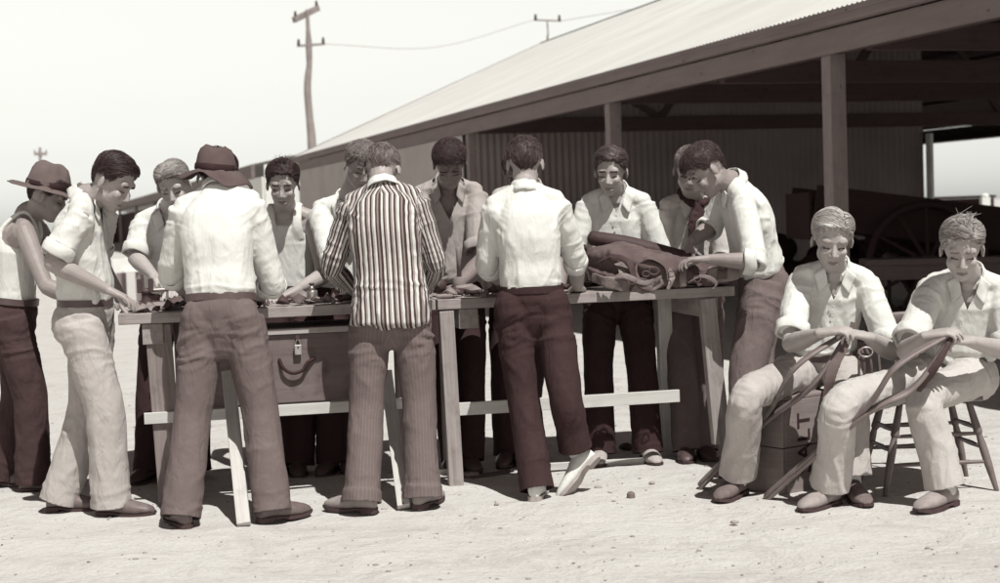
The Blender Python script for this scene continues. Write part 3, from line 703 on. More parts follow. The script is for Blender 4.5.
    if 'su' in M_:
        u = np.zeros(len(P)); dm = np.full(len(P), 9.); segs = [(hip-v3(0, 0, .2), cp(.97), 0)]
        if st == 'blazer': 
            for (A, B, C) in bl_: segs += [(A+(B-A)*.12, B, 1), (B, C, 1)]
        for (a, b, kd) in segs:
            t, d, ux, tl = seg_coords(P, a, b); d2 = d-(.10 if kd == 0 else 0); qq = (P-a)-np.outer(tl, ux)
            if kd == 0: uu = (qq@Rs)*.95+.7*np.sign(qq@Rs)*np.maximum(0, (qq@Ft)+.10)
            else: uu = np.arctan2(qq@Rs, -(qq@Ft))*.075
            sel = d2 < dm; u = np.where(sel, uu, u); dm = np.minimum(d2, dm)
        setattr_f(me, 'su', u)
    P2 = crease(P, N, bones, seed, amp)
    setco(me, P2); spread0 = sp.get('cspread', 1.0); flat_polys = [tuple(p_.vertices) for p_ in me.polygons] if sp.get('vee') else []
    vd = sp.get('vee', 0)
    if vd:
        c = facecent(me)-nk; x = c@Rs; y = c@Ft; z = c@up
        import bmesh
        vw = sp.get('veew', .42); apex = Vector(nk-base*0-up*vd*k); 
        bm = bmesh.new(); bm.from_mesh(me)
        for sg in (-1, 1):
            nn = Vector(nrm(Rs*sg-up*vw)); bmesh.ops.bisect_plane(bm, geom=bm.verts[:]+bm.edges[:]+bm.faces[:], dist=1e-5, plane_co=apex, plane_no=nn)
        bm.to_mesh(me); bm.free(); me.update()
        c = facecent(me)-nk; x = c@Rs; y = c@Ft; z = c@up
        delete_faces(me, (y > .0) & (z > -vd*k) & (np.abs(x) < (z+vd*k)*vw) & (np.abs(x) < .09))
    so = link('shirt' if st not in ('singlet', 'blazer') else ('singlet' if st == 'singlet' else 'blazer'), place(me), m, root)
    if st != 'singlet': so.modifiers.new('s', 'SOLIDIFY').thickness = .003
    if st not in ('singlet', 'blazer'):
        for (c0, uu, rr) in cuffs:
            n = 40; e1_ = nrm(np.cross(uu, Ft+.01)); e2_ = np.cross(uu, e1_); V = []; F = []
            for (s_, dr) in ((-.030, .004), (-.027, .010), (.0, .012), (.024, .010), (.029, .006), (.026, .001), (.006, -.004)):
                for j in range(n):
                    th = 2*math.pi*j/n; wob = 1+.05*math.sin(2*th+seed)+.035*math.sin(5*th+seed*2+s_*40); V.append(c0+uu*(s_+.004*math.sin(3*th+seed))*k+(e1_*math.cos(th)+e2_*math.sin(th)*1.06)*(rr+dr*k)*wob-base)
            for q_ in range(6):
                for j in range(n): a_, b_ = q_*n+j, q_*n+(j+1) % n; F.append((a_, b_, b_+n, a_+n))
            Sc = Soup(); Sc.add(V, F); link('sleeve_cuff', Sc.mesh(), m, so, True, 0, .002)
    # collar
    if vd and sp.get('collar', True):
        from mathutils.bvhtree import BVHTree
        bv = BVHTree.FromPolygons([tuple(p) for p in P2], flat_polys, epsilon=0)
        for sg in (-1, 1):
            A_, B_, C_, D_ = (.050, .022), (.010+.02*spread0, -.055), (.058+.012*spread0, -.100), (.098, -.012); n = 9; V = []; F = []; ly = .05
            for i in range(n):
                for j in range(n):
                    u_, w_ = i/(n-1), j/(n-1); x_ = (A_[0]*(1-u_)+B_[0]*u_)*(1-w_)+(D_[0]*(1-u_)+C_[0]*u_)*w_; z_ = (A_[1]*(1-u_)+B_[1]*u_)*(1-w_)+(D_[1]*(1-u_)+C_[1]*u_)*w_
                    p0 = nk+Rs*sg*x_*k+up*z_*k; hit = bv.ray_cast(Vector(p0+Ft*.35), Vector(-Ft), .6); y_ = .35-hit[3] if hit[0] is not None else ly
                    if hit[0] is None or y_ < -.02: y_ = max(ly*.6, .0)
                    ly = y_; V.append(p0+Ft*(y_+.008+.010*w_*u_+.006*math.sin(w_*3.1)+.004*math.sin(3*u_+seed))-base)
            for i in range(n-1):
                for j in range(n-1): a_ = i*n+j; F.append((a_, a_+1, a_+n+1, a_+n))
            Sc = Soup(); Sc.add(V, F); link('collar_flap', Sc.mesh(), m, so, True, 0, .003)
    # collar band
    if sp.get('collar', True) and st != 'singlet':
        n = 44; gap = R(sp.get('cgap', 22 if vd else 8)); V = []; F = []; spread = sp.get('cspread', 1.0); ch = sp.get('ch', .024)
        co_ = sp.get('cr', 1.0); cn = nk+up*.018*k; ax = nrm(nrm(H(0, -.01, -.08)-nk)*.5+up*.5); Fc = nrm(Ft-ax*(ax@Ft)); Rc = np.cross(Fc, ax)
        for j in range(n):
            th = gap+(2*math.pi-2*gap)*j/(n-1); front = max(0, math.cos(th)); cx, cy = math.sin(th), math.cos(th); fl = math.exp(-(min(th-gap, 2*math.pi-gap-th)/.45)**2)
            r0 = .061*k; prof = [(r0, -.014-.03*front), (r0+.001, ch*.6-.035*front), (r0+.004, ch-.038*front), (r0+.008, ch*.6-.044*front), (r0+.015+.020*fl*spread, -.012-.042*front-.018*fl), (r0+.022+.038*fl*spread, -.028-.044*front-.040*fl*spread)]
            for (rr, zz) in prof:
                rr = r0+(rr-r0)*co_; V.append(cn+Rc*cx*rr+Fc*cy*(rr*1.02)+ax*(zz*k)+np.array([1, 1, 1])*.0015*math.sin(th*7+seed))
        for j in range(n-1):
            for q_ in range(5): F.append((j*6+q_, j*6+q_+1, (j+1)*6+q_+1, (j+1)*6+q_))
        S = Soup(); S.add(np.array(V)-base, F); link('collar', S.mesh(), M_.get('collar', m), so, True, 0, .003)
    if sp.get('scarf'):
        S = Soup(); cn = nk+up*.03*k; 
        ring = [cn+Rs*math.sin(t)*.072*k+Ft*math.cos(t)*.078*k-up*(.05*max(0, math.cos(t)))*k for t in np.linspace(.25, 2*math.pi-.25, 18)]
        S.tube(ring, np.array([.02]*18)*k, np.array([.026]*18)*k, up, 10, sub=50)
        for sg in (-1, 1): S.tube([ring[0]*.5+ring[-1]*.5, nk+Ft*.125*k+Rs*sg*.03*k-up*.11*k, nk+Ft*.14*k+Rs*sg*.055*k-up*.19*k], np.array([.018, .034, .012])*k, np.array([.012, .010, .006])*k, Rs, 10)
        me = remesh(S, .006, 1, .5, 'scarf'); P = getco(me); setco(me, P+getno(me)*(.005*vnoise(P*60, seed))[:, None]-base); link('neckerchief', me, sp['scarf'], root)
    if sp.get('buttons'):
        S = Soup()
        for j in range(sp['buttons']):
            t = .80-.11*j; c = cp(t)+Ft*(.131*k*ex+.001); 
            S.ell(c-base, np.array([Rs*.006, up*.006, Ft*.003]).T, 8)
        link('buttons', S.mesh(), plain('button', .5, .4), so)
    world.update(root=root, wr=wr, el=el, kn=kn, base=base, nk=nk, hip=hip)
    return world
# ================================================================== the fifteen lads round the benches
WHITE = cloth('white_cotton', .66, .06, fold=.45); CREAM = cloth('cream_cotton', .62, .10, fold=.5, stain=.12)
GREYSH = cloth('grey_work_shirt', .36, .12, stain=.2); GREYSH2 = cloth('pale_grey_shirt', .44, .10)
LIGHTT = cloth('light_drill', .40, .10, fold=.6, stain=.25); FAWN = cloth('fawn_drill', .46, .10, fold=.6)
GREYT = cloth('grey_flannel', .125, .12, weave=500, fold=.6); DARKT = cloth('dark_serge', .026, .2); DARKB = cloth('dark_brown_serge', .031, .15, fold=.6); MIDT = cloth('mid_grey_flannel', .11, .15)
WORN = cloth('worn_dark_moleskin', .045, .25, stain=.3)
def sp3(x): return tuple(sep(x))
STRIPE = striped('stripe_blazer', [(0, .55), (.09, .045), (.16, .28), (.23, .60), (.32, .05), (.40, .24), (.47, .52), (.53, .04), (.61, .34), (.68, .60), (.76, .05), (.83, .22), (.90, .04)], .108, wob=.02)
PIN = striped('pin_stripe', [(0, .125), (.82, .20), (.90, .12)], .017, wob=.03)
BROWNSHOE = plain('brown_leather_shoe', .12, .5, .4, .3, 25); DARKSHOE = plain('dark_leather_shoe', .05, .45, .4, .3, 25); SUEDE = plain('suede_shoe', .13, .9, .1, .25, 40); TANSHOE = plain('tan_shoe', .26, .7, .2, .2, 30)
CANVAS = plain('white_canvas_shoe', .66, .9, .1, .1, 60); RUBBER = plain('pale_rubber_sole', .32, .8, .2, .1); SOLE = plain('leather_sole', .05, .7, .2); GREYCAN = plain('grey_canvas_shoe', .34, .9, .1, .2, 50)
SOCK = cloth('pale_sock', .58, .08, weave=300, fold=.2)
BELT = plain('belt_leather', .07, .45, .4); FELT = plain('brown_felt', .12, .95, .1, .18, 12, .3); FELT2 = plain('grey_felt', .085, .95, .1, .2, 12, .3); BAND = plain('hat_band', .028, .8, .1)
SCARF = cloth('dark_kerchief', .035, .3)
def mats(sh, tr, shoe_=DARKSHOE, sole=SOLE, **k): return dict(shirt=sh, trousers=tr, shoe=shoe_, sole=sole, **k)
DN = v3(0, 0, -1)
CAST = [
 dict(seed=1, label='lad in a wide brimmed felt hat and white singlet at the far left', yaw=82, hip=(13, .95, 8.0), nk=(27, 216, 8.0), hd=(48, 198, 7.95), head=(85, 32, 0), hat='wide', hat_m=(FELT, BAND), hat_tilt=12,
      feet=[(2, 486, 95), (34, 492, 80)], wl=(98, 296, 8.0), wr=(84, 303, 7.72), eh=[None, (46, 286, 7.72)], shirt='singlet', skin=.26, hair=(.05, 'short'), mats=mats(WHITE, WORN, SUEDE, belt=BELT), sfwd=(.04, .02)),
 dict(seed=2, label='dark haired lad in pale trousers and belt standing at the left end of the bench', yaw=92, hip=(86, .955, 7.28), nk=(86, 199, 7.25), hd=(113, 184, 7.2), head=(108, 36, 4),
      feet=[(62, 511, 92), (112, 516, 98)], wl=(122, 300, 7.5), wr=(108, 290, 7.12), eh=[None, (51, 262, 7.02)], shirt='shirt', sleeve='short', bag=1.0, hair=(.05, 'part_l'), mats=mats(CREAM, LIGHTT, BROWNSHOE, belt=BELT),
      vee=.13, hands=[{}, dict(d=v3(.9, .1, -.45), curl=.5)], legw=1.04, hs=1.03, sfwd=(.05, .03), skin=.31),
 dict(seed=3, label='fair haired lad in an open white shirt behind the left end of the bench', yaw=172, hip=(176, .95, 8.5), nk=(170, 211, 8.4), hd=(174, 187, 8.2), head=(178, 34, -6),
      feet=[(196, 478, 170), (150, 480, 195)], wl=(178, 288, 8.02), wr=(155, 277, 8.05), eh=[(196, 262, 8.3), (135, 258, 8.3)], shirt='shirt', sleeve='short', hair=(.34, 'part_r'), mats=mats(WHITE, DARKT), vee=.14, skin=.38),
 dict(seed=4, label='lad in a battered drooping felt hat and white shirt with his back turned', yaw=2, hip=(222, .965, 7.02), nk=(216, 193, 7.12), hd=(217, 179, 7.24), head=(4, 30, -5), hat='droop', hat_m=(FELT2, BAND), hat_tilt=27, hat_off=(0, -.006, -.018), hat_k=.98, cr=.45,
      feet=[(183, 527, -28), (272, 521, 48)], wl=(188, 296, 7.5), wr=(262, 296, 7.42), eh=[(171, 272, 7.2), (272, 284, 7.2)], shirt='shirt', bag=1.02, w=.99, hair=(.05, 'short'), mats=mats(WHITE, GREYT, BROWNSHOE, belt=BELT), legw=1.05, skin=.29, shw=.156, hs=1.04),
 dict(seed=5, label='lad in a white singlet with slick dark hair facing the camera across the bench', yaw=180, hip=(290, .95, 8.5), nk=(285, 209, 8.42), hd=(283, 186, 8.28), head=(178, 24, 2),
      feet=[(300, 473, 175), (282, 474, 190)], wl=(296, 290, 8.0), wr=(264, 294, 8.0), eh=[(324, 276, 8.25), (244, 272, 8.3)], shirt='singlet', tuft=True, hair=(.05, 'part_l'), mats=mats(WHITE, DARKT), skin=.35, hands=[dict(d=v3(-.8, -.5, -.3), curl=.8), {}]),
 dict(seed=6, label='curly haired lad in a white shirt half hidden behind the striped blazer', yaw=168, hip=(346, .95, 8.5), nk=(348, 201, 8.4), hd=(361, 168, 8.2), head=(158, 34, 8),
      feet=[(350, 470, 175), (332, 472, 190)], wl=(366, 290, 8.0), wr=(345, 290, 8.0), shirt='shirt', hair=(.22, 'curly'), mats=mats(WHITE, DARKT), vee=.08),
 dict(seed=7, label='lad in a boldly striped blazer and pinstriped trousers with his back turned', yaw=2, hip=(391, .965, 7.2), nk=(383, 190, 7.3), hd=(382, 172, 7.44), head=(2, 48, 0),
      feet=[(363, 512, -62), (423, 507, 20)], wl=(352, 290, 7.6), wr=(425, 290, 7.6), eh=[(333, 266, 7.35), (434, 262, 7.35)], shirt='blazer', ch=.026, bag=1.02, hair=(.17, 'crop'), mats=mats(STRIPE, PIN, TANSHOE, collar=WHITE, su=1), cuff=True, skin=.31, shw=.150, hs=1.0),
 dict(seed=8, label='lad in a grey work shirt open over a dark neckerchief looking straight down', yaw=178, hip=(452, .95, 8.55), nk=(448, 184, 8.45), hd=(450, 166, 8.20), head=(182, 46, 0),
      feet=[(470, 468, 170), (456, 468, 190)], wl=(456, 287, 8.0), wr=(428, 290, 8.0), eh=[(480, 262, 8.3), (418, 262, 8.3)], shirt='shirt', sleeve='short', bag=1.05, hair=(.05, 'curly'), mats=mats(GREYSH, DARKT), vee=.18, veew=.5, skin=.20, hands=[dict(d=v3(-.9, -.2, -.25), curl=.5), {}], scarf=None, cspread=1.6),
 dict(seed=9, label='lad in a grey shirt almost hidden behind the lad with crossed feet', yaw=182, hip=(522, .95, 8.6), nk=(529, 190, 8.5), hd=(520, 172, 8.3), head=(190, 45, 0),
      feet=[(521, 462, 172), (509, 463, 190)], wl=(560, 292, 8.1), wr=(505, 292, 8.1), shirt='shirt', hair=(.05, 'short'), mats=mats(GREYSH2, DARKT), skin=.2, shw=.165),
 dict(seed=10, label='lad in a white shirt with his back turned and canvas shoes crossed', yaw=1, hip=(532, .945, 7.42), nk=(525, 192, 7.42), hd=(525, 165, 7.5), head=(-2, 18, 0),
      feet=[(536, 499, 8), dict(ank='cross', fwd=v3(-.66, -.10, -.70), up=v3(-.62, .42, .60))], wl=(503, 286, 7.8), wr=(578, 288, 7.78), eh=[(487, 264, 7.5), (575, 258, 7.55)], shirt='shirt', cr=.4, bag=.97, w=.97, hair=(.07, 'crop'),
      mats=mats(WHITE, DARKB, CANVAS, RUBBER, belt=DARKB), skin=.32, hems=(.04, -.06), kh=[None, (566, 400, 7.25)], legw=.97),
 dict(seed=11, label='lad in a white shirt with parted brown hair facing the camera behind the saddle', yaw=184, hip=(616, .95, 8.5), nk=(616, 193, 8.42), hd=(611, 173, 8.33), head=(196, 22, 2),
      feet=[(648, 461, 172), (601, 462, 188)], wl=(650, 282, 8.2), wr=(588, 268, 8.2), eh=[(664, 262, 8.4), (574, 250, 8.4)], shirt='shirt', bag=.99, hair=(.10, 'part_l'), mats=mats(WHITE, DARKT, GREYCAN), vee=.10, skin=.37, buttons=3),
 dict(seed=12, label='lad with a dark neckerchief half hidden behind the lad at the right end', yaw=172, hip=(690, .95, 8.6), nk=(694, 198, 8.5), hd=(690, 172, 8.35), head=(190, 28, 6),
      feet=[(704, 457, 175), (688, 459, 190)], wl=(716, 282, 8.2), wr=(672, 276, 8.25), eh=[None, (664, 262, 8.5)], shirt='shirt', hair=(.20, 'short'), mats=mats(GREYSH2, MIDT), scarf=SCARF, skin=.29, vee=.08),
 dict(seed=13, label='curly haired lad in a white shirt bending over the right end of the bench', yaw=268, hip=(762, .97, 8.12), nk=(732, 184, 8.0), hd=(707, 172, 7.92), head=(258, 44, -4),
      feet=[(748, 474, 250), (776, 474, 270)], wl=(706, 259, 7.72), wr=(690, 243, 8.12), eh=[(756, 262, 7.7), (712, 226, 8.25)], shirt='shirt', sleeve='roll', bag=1.03, hair=(.06, 'curly'), mats=mats(WHITE, GREYT, belt=GREYT), vee=.06, skin=.26, hands=[dict(d=v3(-1, .1, .0), curl=.9), dict(d=v3(-.5, -.2, -.8), curl=.6)], legw=1.1, hs=1.05),
 dict(seed=14, label='blond lad in a short sleeved white shirt seated on the crate', seat=True, yaw=186, yaw_hip=200, hip=(824, .585, 7.42), nk=(834, 268, 7.28), hd=(832, 242, 7.14), head=(186, 26, 4),
      feet=[(853, 500, 176), (738, 496, 215)], kh=[(850, 398, 6.98), (748, 396, 6.92)], wl=(868, 337, 6.84), wr=(822, 333, 6.82), eh=[(893, 352, 7.15), (790, 344, 7.1)], shirt='shirt', sleeve='short', bag=.98, hair=(.46, 'part_l'), mats=mats(WHITE, LIGHTT, SUEDE, sock=SOCK, belt=BELT),
      vee=.13, hands=[dict(d=v3(-.85, -.25, .25), curl=.95, n=v3(-.3, .25, -1)), dict(d=v3(.85, -.3, .15), curl=.8, n=v3(.2, .15, -1))], skin=.37, hem=-.03, hs=1.06, crease_t=1.5, buttons=4),
 dict(seed=15, label='tousled fair haired lad in a cream shirt seated on the wooden chair', seat=True, yaw=192, yaw_hip=214, hip=(958, .575, 7.2), nk=(968, 276, 7.05), hd=(962, 251, 6.85), head=(196, 30, 2),
      feet=[(946, 507, 232), (829, 506, 228)], kh=[(925, 400, 6.72), (842, 404, 6.66)], wl=(968, 341, 6.66), wr=(928, 336, 6.6), eh=[(1012, 352, 6.95), (905, 352, 6.85)], shirt='shirt', sleeve='short', bag=1.08, tuft=True, hair=(.34, 'part_l'), mats=mats(CREAM, FAWN, TANSHOE, sock=SOCK, belt=BELT),
      vee=.13, hands=[dict(d=v3(-.85, -.3, .12), curl=.9, n=v3(-.3, .2, -1)), dict(d=v3(.85, -.3, .2), curl=.85, n=v3(.2, .2, -1))], skin=.37, hem=-.01, hs=1.06, crease_t=1.5),
]
import os as _os
_only = _os.environ.get('ONLY'); 
for sp in CAST:
    if _only and str(sp['seed']) not in _only.split(','): continue
    for f in sp['feet']:
        if isinstance(f, dict) and isinstance(f['ank'], str): f['ank'] = W(577, 458, 7.34)
    person(sp)
# ================================================================== sheds, poles, the yard beyond
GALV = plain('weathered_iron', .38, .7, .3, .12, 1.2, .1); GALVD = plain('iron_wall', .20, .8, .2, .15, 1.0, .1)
ROOFM = plain('pale_iron_roof', .56, .65, .3, .06, .6, .1)
nr = ROOFM.node_tree; at_ = nr.nodes.new('ShaderNodeAttribute'); at_.attribute_name = 'sheet'; mx_ = nr.nodes.new('ShaderNodeMix'); mx_.data_type = 'RGBA'; mx_.blend_type = 'MULTIPLY'; mx_.inputs[0].default_value = 1
bs_ = nr.nodes['Principled BSDF']; lk_ = bs_.inputs['Base Color'].links[0].from_socket; nr.links.new(lk_, mx_.inputs[6]); nr.links.new(at_.outputs['Fac'], mx_.inputs[7]); nr.links.new(mx_.outputs[2], bs_.inputs['Base Color']); FASC = wood('painted_fascia', .17, .15, .8, .5, .15); TIMB = wood('shed_timber', .20, .3); TIMBD = wood('dark_rafter', .06, .3); LTIM = wood('pale_post', .55, .15)
EU = nrm(v3(-.304, .953, 0)); NU = v3(.953, .304, 0); NU = nrm(NU-EU*(NU@EU)); ZU = v3(0, 0, 1)
def shed(root, Q, a0, a1, bw, ez, slope, wave=True):
    """local frame: a along the eave (away), b inwards"""
    def P3(a, b, z): return Q+EU*a+NU*b+ZU*z-np.array(root.location)
    def bx(name, A, B, C, m, bev=.004):      # ranges (a0,a1),(b0,b1),(z0,z1) -> a board whose length is the longest side
        rng = [A, B, C]; L = [r[1]-r[0] for r in rng]; i = int(np.argmax(L)); mid = [(r[0]+r[1])/2 for r in rng]
        p0 = list(mid); p1 = list(mid); p0[i] = rng[i][0]; p1[i] = rng[i][1]; ax = [EU, NU, ZU]; o_ = [j for j in range(3) if j != i]
        rt = np.array(root.location); return board(name, P3(*p0)+rt, P3(*p1)+rt, L[o_[0]], L[o_[1]], m, root, ax[o_[0]], bev)
    return P3, bx
def corrugated(name, root, P3fn, u0, u1, v0, v1, m, pitch=.076, amp=.009, top=None, nv=2):
    """P3fn(u, v, h): point at u along, v up, h out"""
    n = int((u1-u0)/pitch*6)+1; us = np.linspace(u0, u1, n); V = []; F = []
    for u in us:
        h = amp*math.sin(u/pitch*2*math.pi); t = v1 if top is None else top(u)
        for j in range(nv): V.append(P3fn(u, v0+(t-v0)*j/(nv-1), h))
    for i in range(n-1):
        for j in range(nv-1): a = i*nv+j; F.append((a, a+nv, a+nv+1, a+1))
    S = Soup(); S.add(V, F); me = S.mesh(name)
    if m is ROOFM:
        rg = np.random.default_rng(int(abs(v0)*10)+3); sv = rg.uniform(.93, 1.0, 400); setattr_f(me, 'sheet', [sv[int((us[i//(nv-1)]-u0)/.76) % 400] for i in range((n-1)*(nv-1))], 'FACE')
    return link(name, me, m, root, True)
def roof(root, P3, a0, a1, bw, z0, slope, m, over=.12, pitch=.076, shade_sheet=None):
    rb = bw/2; 
    for sgn, b0 in ((1, -over), (-1, bw+over)):
        LL = (rb+over)/math.cos(slope)
        for (va, vb, dh) in ((0, LL*.36, 0), (LL*.35, LL*.69, .004), (LL*.68, LL, .008)): corrugated('roof', root, lambda u, v, h: P3(u, b0+sgn*v*math.cos(slope), z0+v*math.sin(slope)+h+dh), a0, a1, va, vb, m, pitch)
    if shade_sheet is not None:
        for sgn, b0 in ((1, -over+.02), (-1, bw+over-.02)): corrugated('roof_shade_sheet', root, lambda u, v, h: P3(u, b0+sgn*v*math.cos(slope), z0-.022+v*math.sin(slope)+h), a0, a1, 0, (rb+over)/math.cos(slope)-.05, shade_sheet, pitch)
    tmp = Soup(); zr = z0+(rb+over)*math.tan(slope)
    tmp.tube([P3(a0, rb, zr+.0), P3(a1, rb, zr+.0)], .07, .03, NU, 8, caps=0); link('ridge_cap', tmp.mesh(), m, root)
    return zr
WPAINT = plain('limewashed_boards', .74, .9, .1, .08, 3)
# ---- the open shed
Q = v3(3.5, 10.5, 0); A0, A1, BW, EZ, SL = -9.0, 27.0, 12.7, 2.63, R(23)
sh1 = empty('open_shed', Q, 'long open sided iron roofed shed with dark interior behind the lads', 'shed')
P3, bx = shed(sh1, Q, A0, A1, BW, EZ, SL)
zr = roof(sh1, P3, A0, A1+.15, BW, 2.97, SL, ROOFM, .10, shade_sheet=plain('shaded_underside', .035, .8, .2))  # added sheet darkens the roof underside, shade put into its colour
board('barge_board', P3(A1+.17, -.1, 2.93)+Q, P3(A1+.17, BW/2, 2.93+(BW/2+.1)*math.tan(SL))+Q, .13, .03, TIMB, sh1, ZU)
board('barge_board', P3(A1+.17, BW+.1, 2.93)+Q, P3(A1+.17, BW/2, 2.93+(BW/2+.1)*math.tan(SL))+Q, .13, .03, TIMB, sh1, ZU)
def gutter(a0, a1): 
    bx('fascia', (a0, a1), (-.03, .02), (EZ, EZ+.205), FASC); bx('gutter', (a0, a1), (-.13, -.034), (EZ+.212, EZ+.325), FASC, .02); bx('gutter_bead', (a0, a1), (-.142, -.132), (EZ+.285, EZ+.33), FASC, .004)
gutter(A0, A1+.15)
bx('fascia', (A0, A1+.15), (BW-.02, BW+.03), (EZ, EZ+.3), FASC)
posts = [-3.6, 2.35, 7.3, 13.0, 18.6, 24.5]
for a in posts:
    bx('post', (a-.075, a+.075), (.03, .18), (0, EZ+.1), TIMB, .008)
for a in [-3.6, 1.9, 7.35, 24.5]: bx('post', (a-.07, a+.07), (BW-.2, BW-.05), (0, EZ+.1), LTIM if a > 10 else TIMB, .008)
bx('wall_plate', (A0, A1), (.04, .16), (EZ+.01, EZ+.14), TIMBD); bx('wall_plate', (A0, A1), (BW-.17, BW-.04), (EZ+.01, EZ+.14), TIMBD)
tanS = math.tan(SL); zb = 2.90
def roof_z(b): return zb+min(b, BW-b)*tanS
for a in [-3.6, 1.9, 7.35, 12.9]:     # trusses
    bx('tie_beam', (a-.05, a+.05), (.18, BW-.2), (EZ+.0, EZ+.22), TIMBD)
    for sg in (0, 1):
        b0, b1 = (0.0, BW/2) if sg == 0 else (BW, BW/2)
        board('rafter', P3(a, b0, zb-.08)+Q, P3(a, b1, zb-.10+BW/2*tanS)+Q, .16, .07, TIMBD, sh1, ZU)
        for bb, bt in ((3.2, 1.9), (3.2, 4.6)):
            x0, x1 = (bb, bt) if sg == 0 else (BW-bb, BW-bt)
            board('strut', P3(a, x0, EZ+.2)+Q, P3(a, x1, roof_z(x1)-.15)+Q, .10, .06, TIMBD, sh1, ZU)
    board('king_post', P3(a, BW/2, EZ+.2)+Q, P3(a, BW/2, zb-.1+BW/2*tanS)+Q, .1, .08, TIMBD, sh1, EU)
for b in (1.2, 2.5, 3.8, 5.1, BW-5.1, BW-3.8, BW-2.5, BW-1.2): bx('purlin', (A0, A1), (b-.03, b+.03), (roof_z(b)-.07, roof_z(b)+.0), TIMBD)
for a in (-.9, 4.6): bx('cross_beam', (a-.06, a+.06), (.18, BW-.2), (EZ-.02, EZ+.2), TIMBD)
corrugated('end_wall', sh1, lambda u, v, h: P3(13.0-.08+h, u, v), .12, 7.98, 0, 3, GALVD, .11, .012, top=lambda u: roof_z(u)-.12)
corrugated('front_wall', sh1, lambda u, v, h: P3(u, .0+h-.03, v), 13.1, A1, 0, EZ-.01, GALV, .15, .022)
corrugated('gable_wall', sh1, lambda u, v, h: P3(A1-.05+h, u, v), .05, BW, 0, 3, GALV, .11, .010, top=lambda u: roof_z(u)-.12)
bx('post', (12.74, 12.88), (8.0, 8.06), (0, 2.5), WPAINT, .006)
# ---- second shed beyond
Q2 = v3(-6.3, 39.5, 0); sh2 = empty('far_shed', Q2, 'further low shed with pale roof and open bays behind the left end of the bench', 'shed')
P3b, bx2 = shed(sh2, Q2, 0, 70, 5, 2.6, SL)
for sgn, b0 in ((1, -.1), (-1, 5.1)): corrugated('roof', sh2, lambda u, v, h: P3b(u, b0+sgn*v*math.cos(R(11)), 2.95+v*math.sin(R(11))+h), 0, 118, 0, 2.6/math.cos(R(11)), ROOFM, .3, .01)
bx2('fascia', (0, 118), (-.12, -.02), (2.6, 2.94), FASC); 
bx2('near_end_wall', (-1.05, -1.0), (.06, 5), (0, 2.9), WPAINT); bx2('front_wall', (-1, 13), (0, .05), (0, 2.59), WPAINT)
for a in (13.2, 22, 32, 44, 58, 75, 95): bx2('post', (a-.1, a+.1), (0.06, .22), (0, 2.6), TIMB)
bx2('back_wall', (13, 118), (4.0, 4.1), (0, 2.9), TIMBD); bx2('end_wall', (117, 118), (0, 4), (0, 2.9), TIMBD)
# ---- pale feed trough on posts, in front of the far shed
T0 = Wz(114, .0, 26); T1 = Wz(140, .0, 26.4); tr = empty('trough', (T0+T1)/2, 'white painted trough on posts in the yard beyond the left end of the bench', 'trough')
board('trough_side', T0+v3(0, 0, .74), T1+v3(0, 0, .74), .25, .04, WPAINT, tr); board('trough_side', T0+v3(0.1, .4, .74), T1+v3(.1, .4, .74), .25, .04, WPAINT, tr); board('trough_bottom', T0+v3(.05, .2, .64), T1+v3(.05, .2, .64), .36, .04, WPAINT, tr, (0, 1, 0))
for t in (.12, .85): 
    for dy in (.06, .36): p = T0+(T1-T0)*t+v3(.05, dy-.02, 0); board('post', p, p+v3(0, 0, .62), .08, .08, TIMB, tr, (1, 0, 0))
# ---- utility poles
POLEM = plain('weathered_pole', .24, .9, .1, .2, 4, .4, .01)
DP = 46
def pole(label, pts, D, rad, arms, cat='utility pole'):
    w = [W(x, y, D) for x, y in pts]; g = w[0].copy(); g[2] = 0; rt = empty('utility_pole', g, label, cat)
    S = Soup(); S.tube([rel(g, rt)]+[rel(p, rt) for p in w], np.linspace(rad, rad*.5, len(w)+1)*(1+.08*np.sin(np.arange(len(w)+1)*2.3)), None, (1, 0, 0), 12, sub=90); me = S.mesh(); P_ = getco(me); setco(me, P_+getno(me)*(.14*rad*vnoise(P_*np.array([4, 4, 1.5]), 5))[:, None]); link('pole_shaft', me, POLEM, rt)
    for (x0, y0, x1, y1, th, dd) in arms:
        o = board('crossarm', W(x0, y0, D-.15), W(x1, y1, D-.15+dd), th, th*.8, POLEM, rt)
        for t in (.06, .94):
            p = W(x0, y0, D-.15)*(1-t)+W(x1, y1, D-.15+dd)*t; S = Soup(); q = rel(p, rt); S.tube([q+v3(0, 0, th*.4), q+v3(0, 0, th*.4+.16)], [.05, .035], None, (1, 0, 0), 8); link('insulator', S.mesh(), TIMBD, rt)
    return rt
pole('crooked bush timber pole with two crossarms rising behind the shed corner', [(312, 150), (309.6, 118), (307.6, 92), (308.2, 76), (309.2, 64), (308.8, 44), (308, 30), (307, 10)], DP, .14, [(294, 20, 318, 8, .17, 1.0), (297, 46, 325, 44, .07, .2)])
pole('short thin pole with one crossarm standing up behind the shed ridge', [(548, 60), (548, 34), (547, 20)], 50, .05, [(534, 20, 561, 21, .05, .1)])
pole('faint distant pole with a small crossarm above the wide brimmed hat', [(40, 190), (40, 160), (40, 148)], 95, .15, [(34, 154, 47, 154, .18, .2)])
S = Soup()
def wire(p, q, sag, r=.008):
    S.tube([p, (p+q)/2-v3(0, 0, sag), q], r, None, (0, 0, 1), 4, sub=14, caps=0)
wire(W(325, 44, DP), W(534, 20, 50), .5); wire(W(561, 21, 50), W(1150, -120, 42), .5)
tag(link('overhead_wire', S.mesh(), plain('wire', .3, .7), None), 'thin sagging wire strung between the crooked pole and the pole behind the ridge', 'wire')
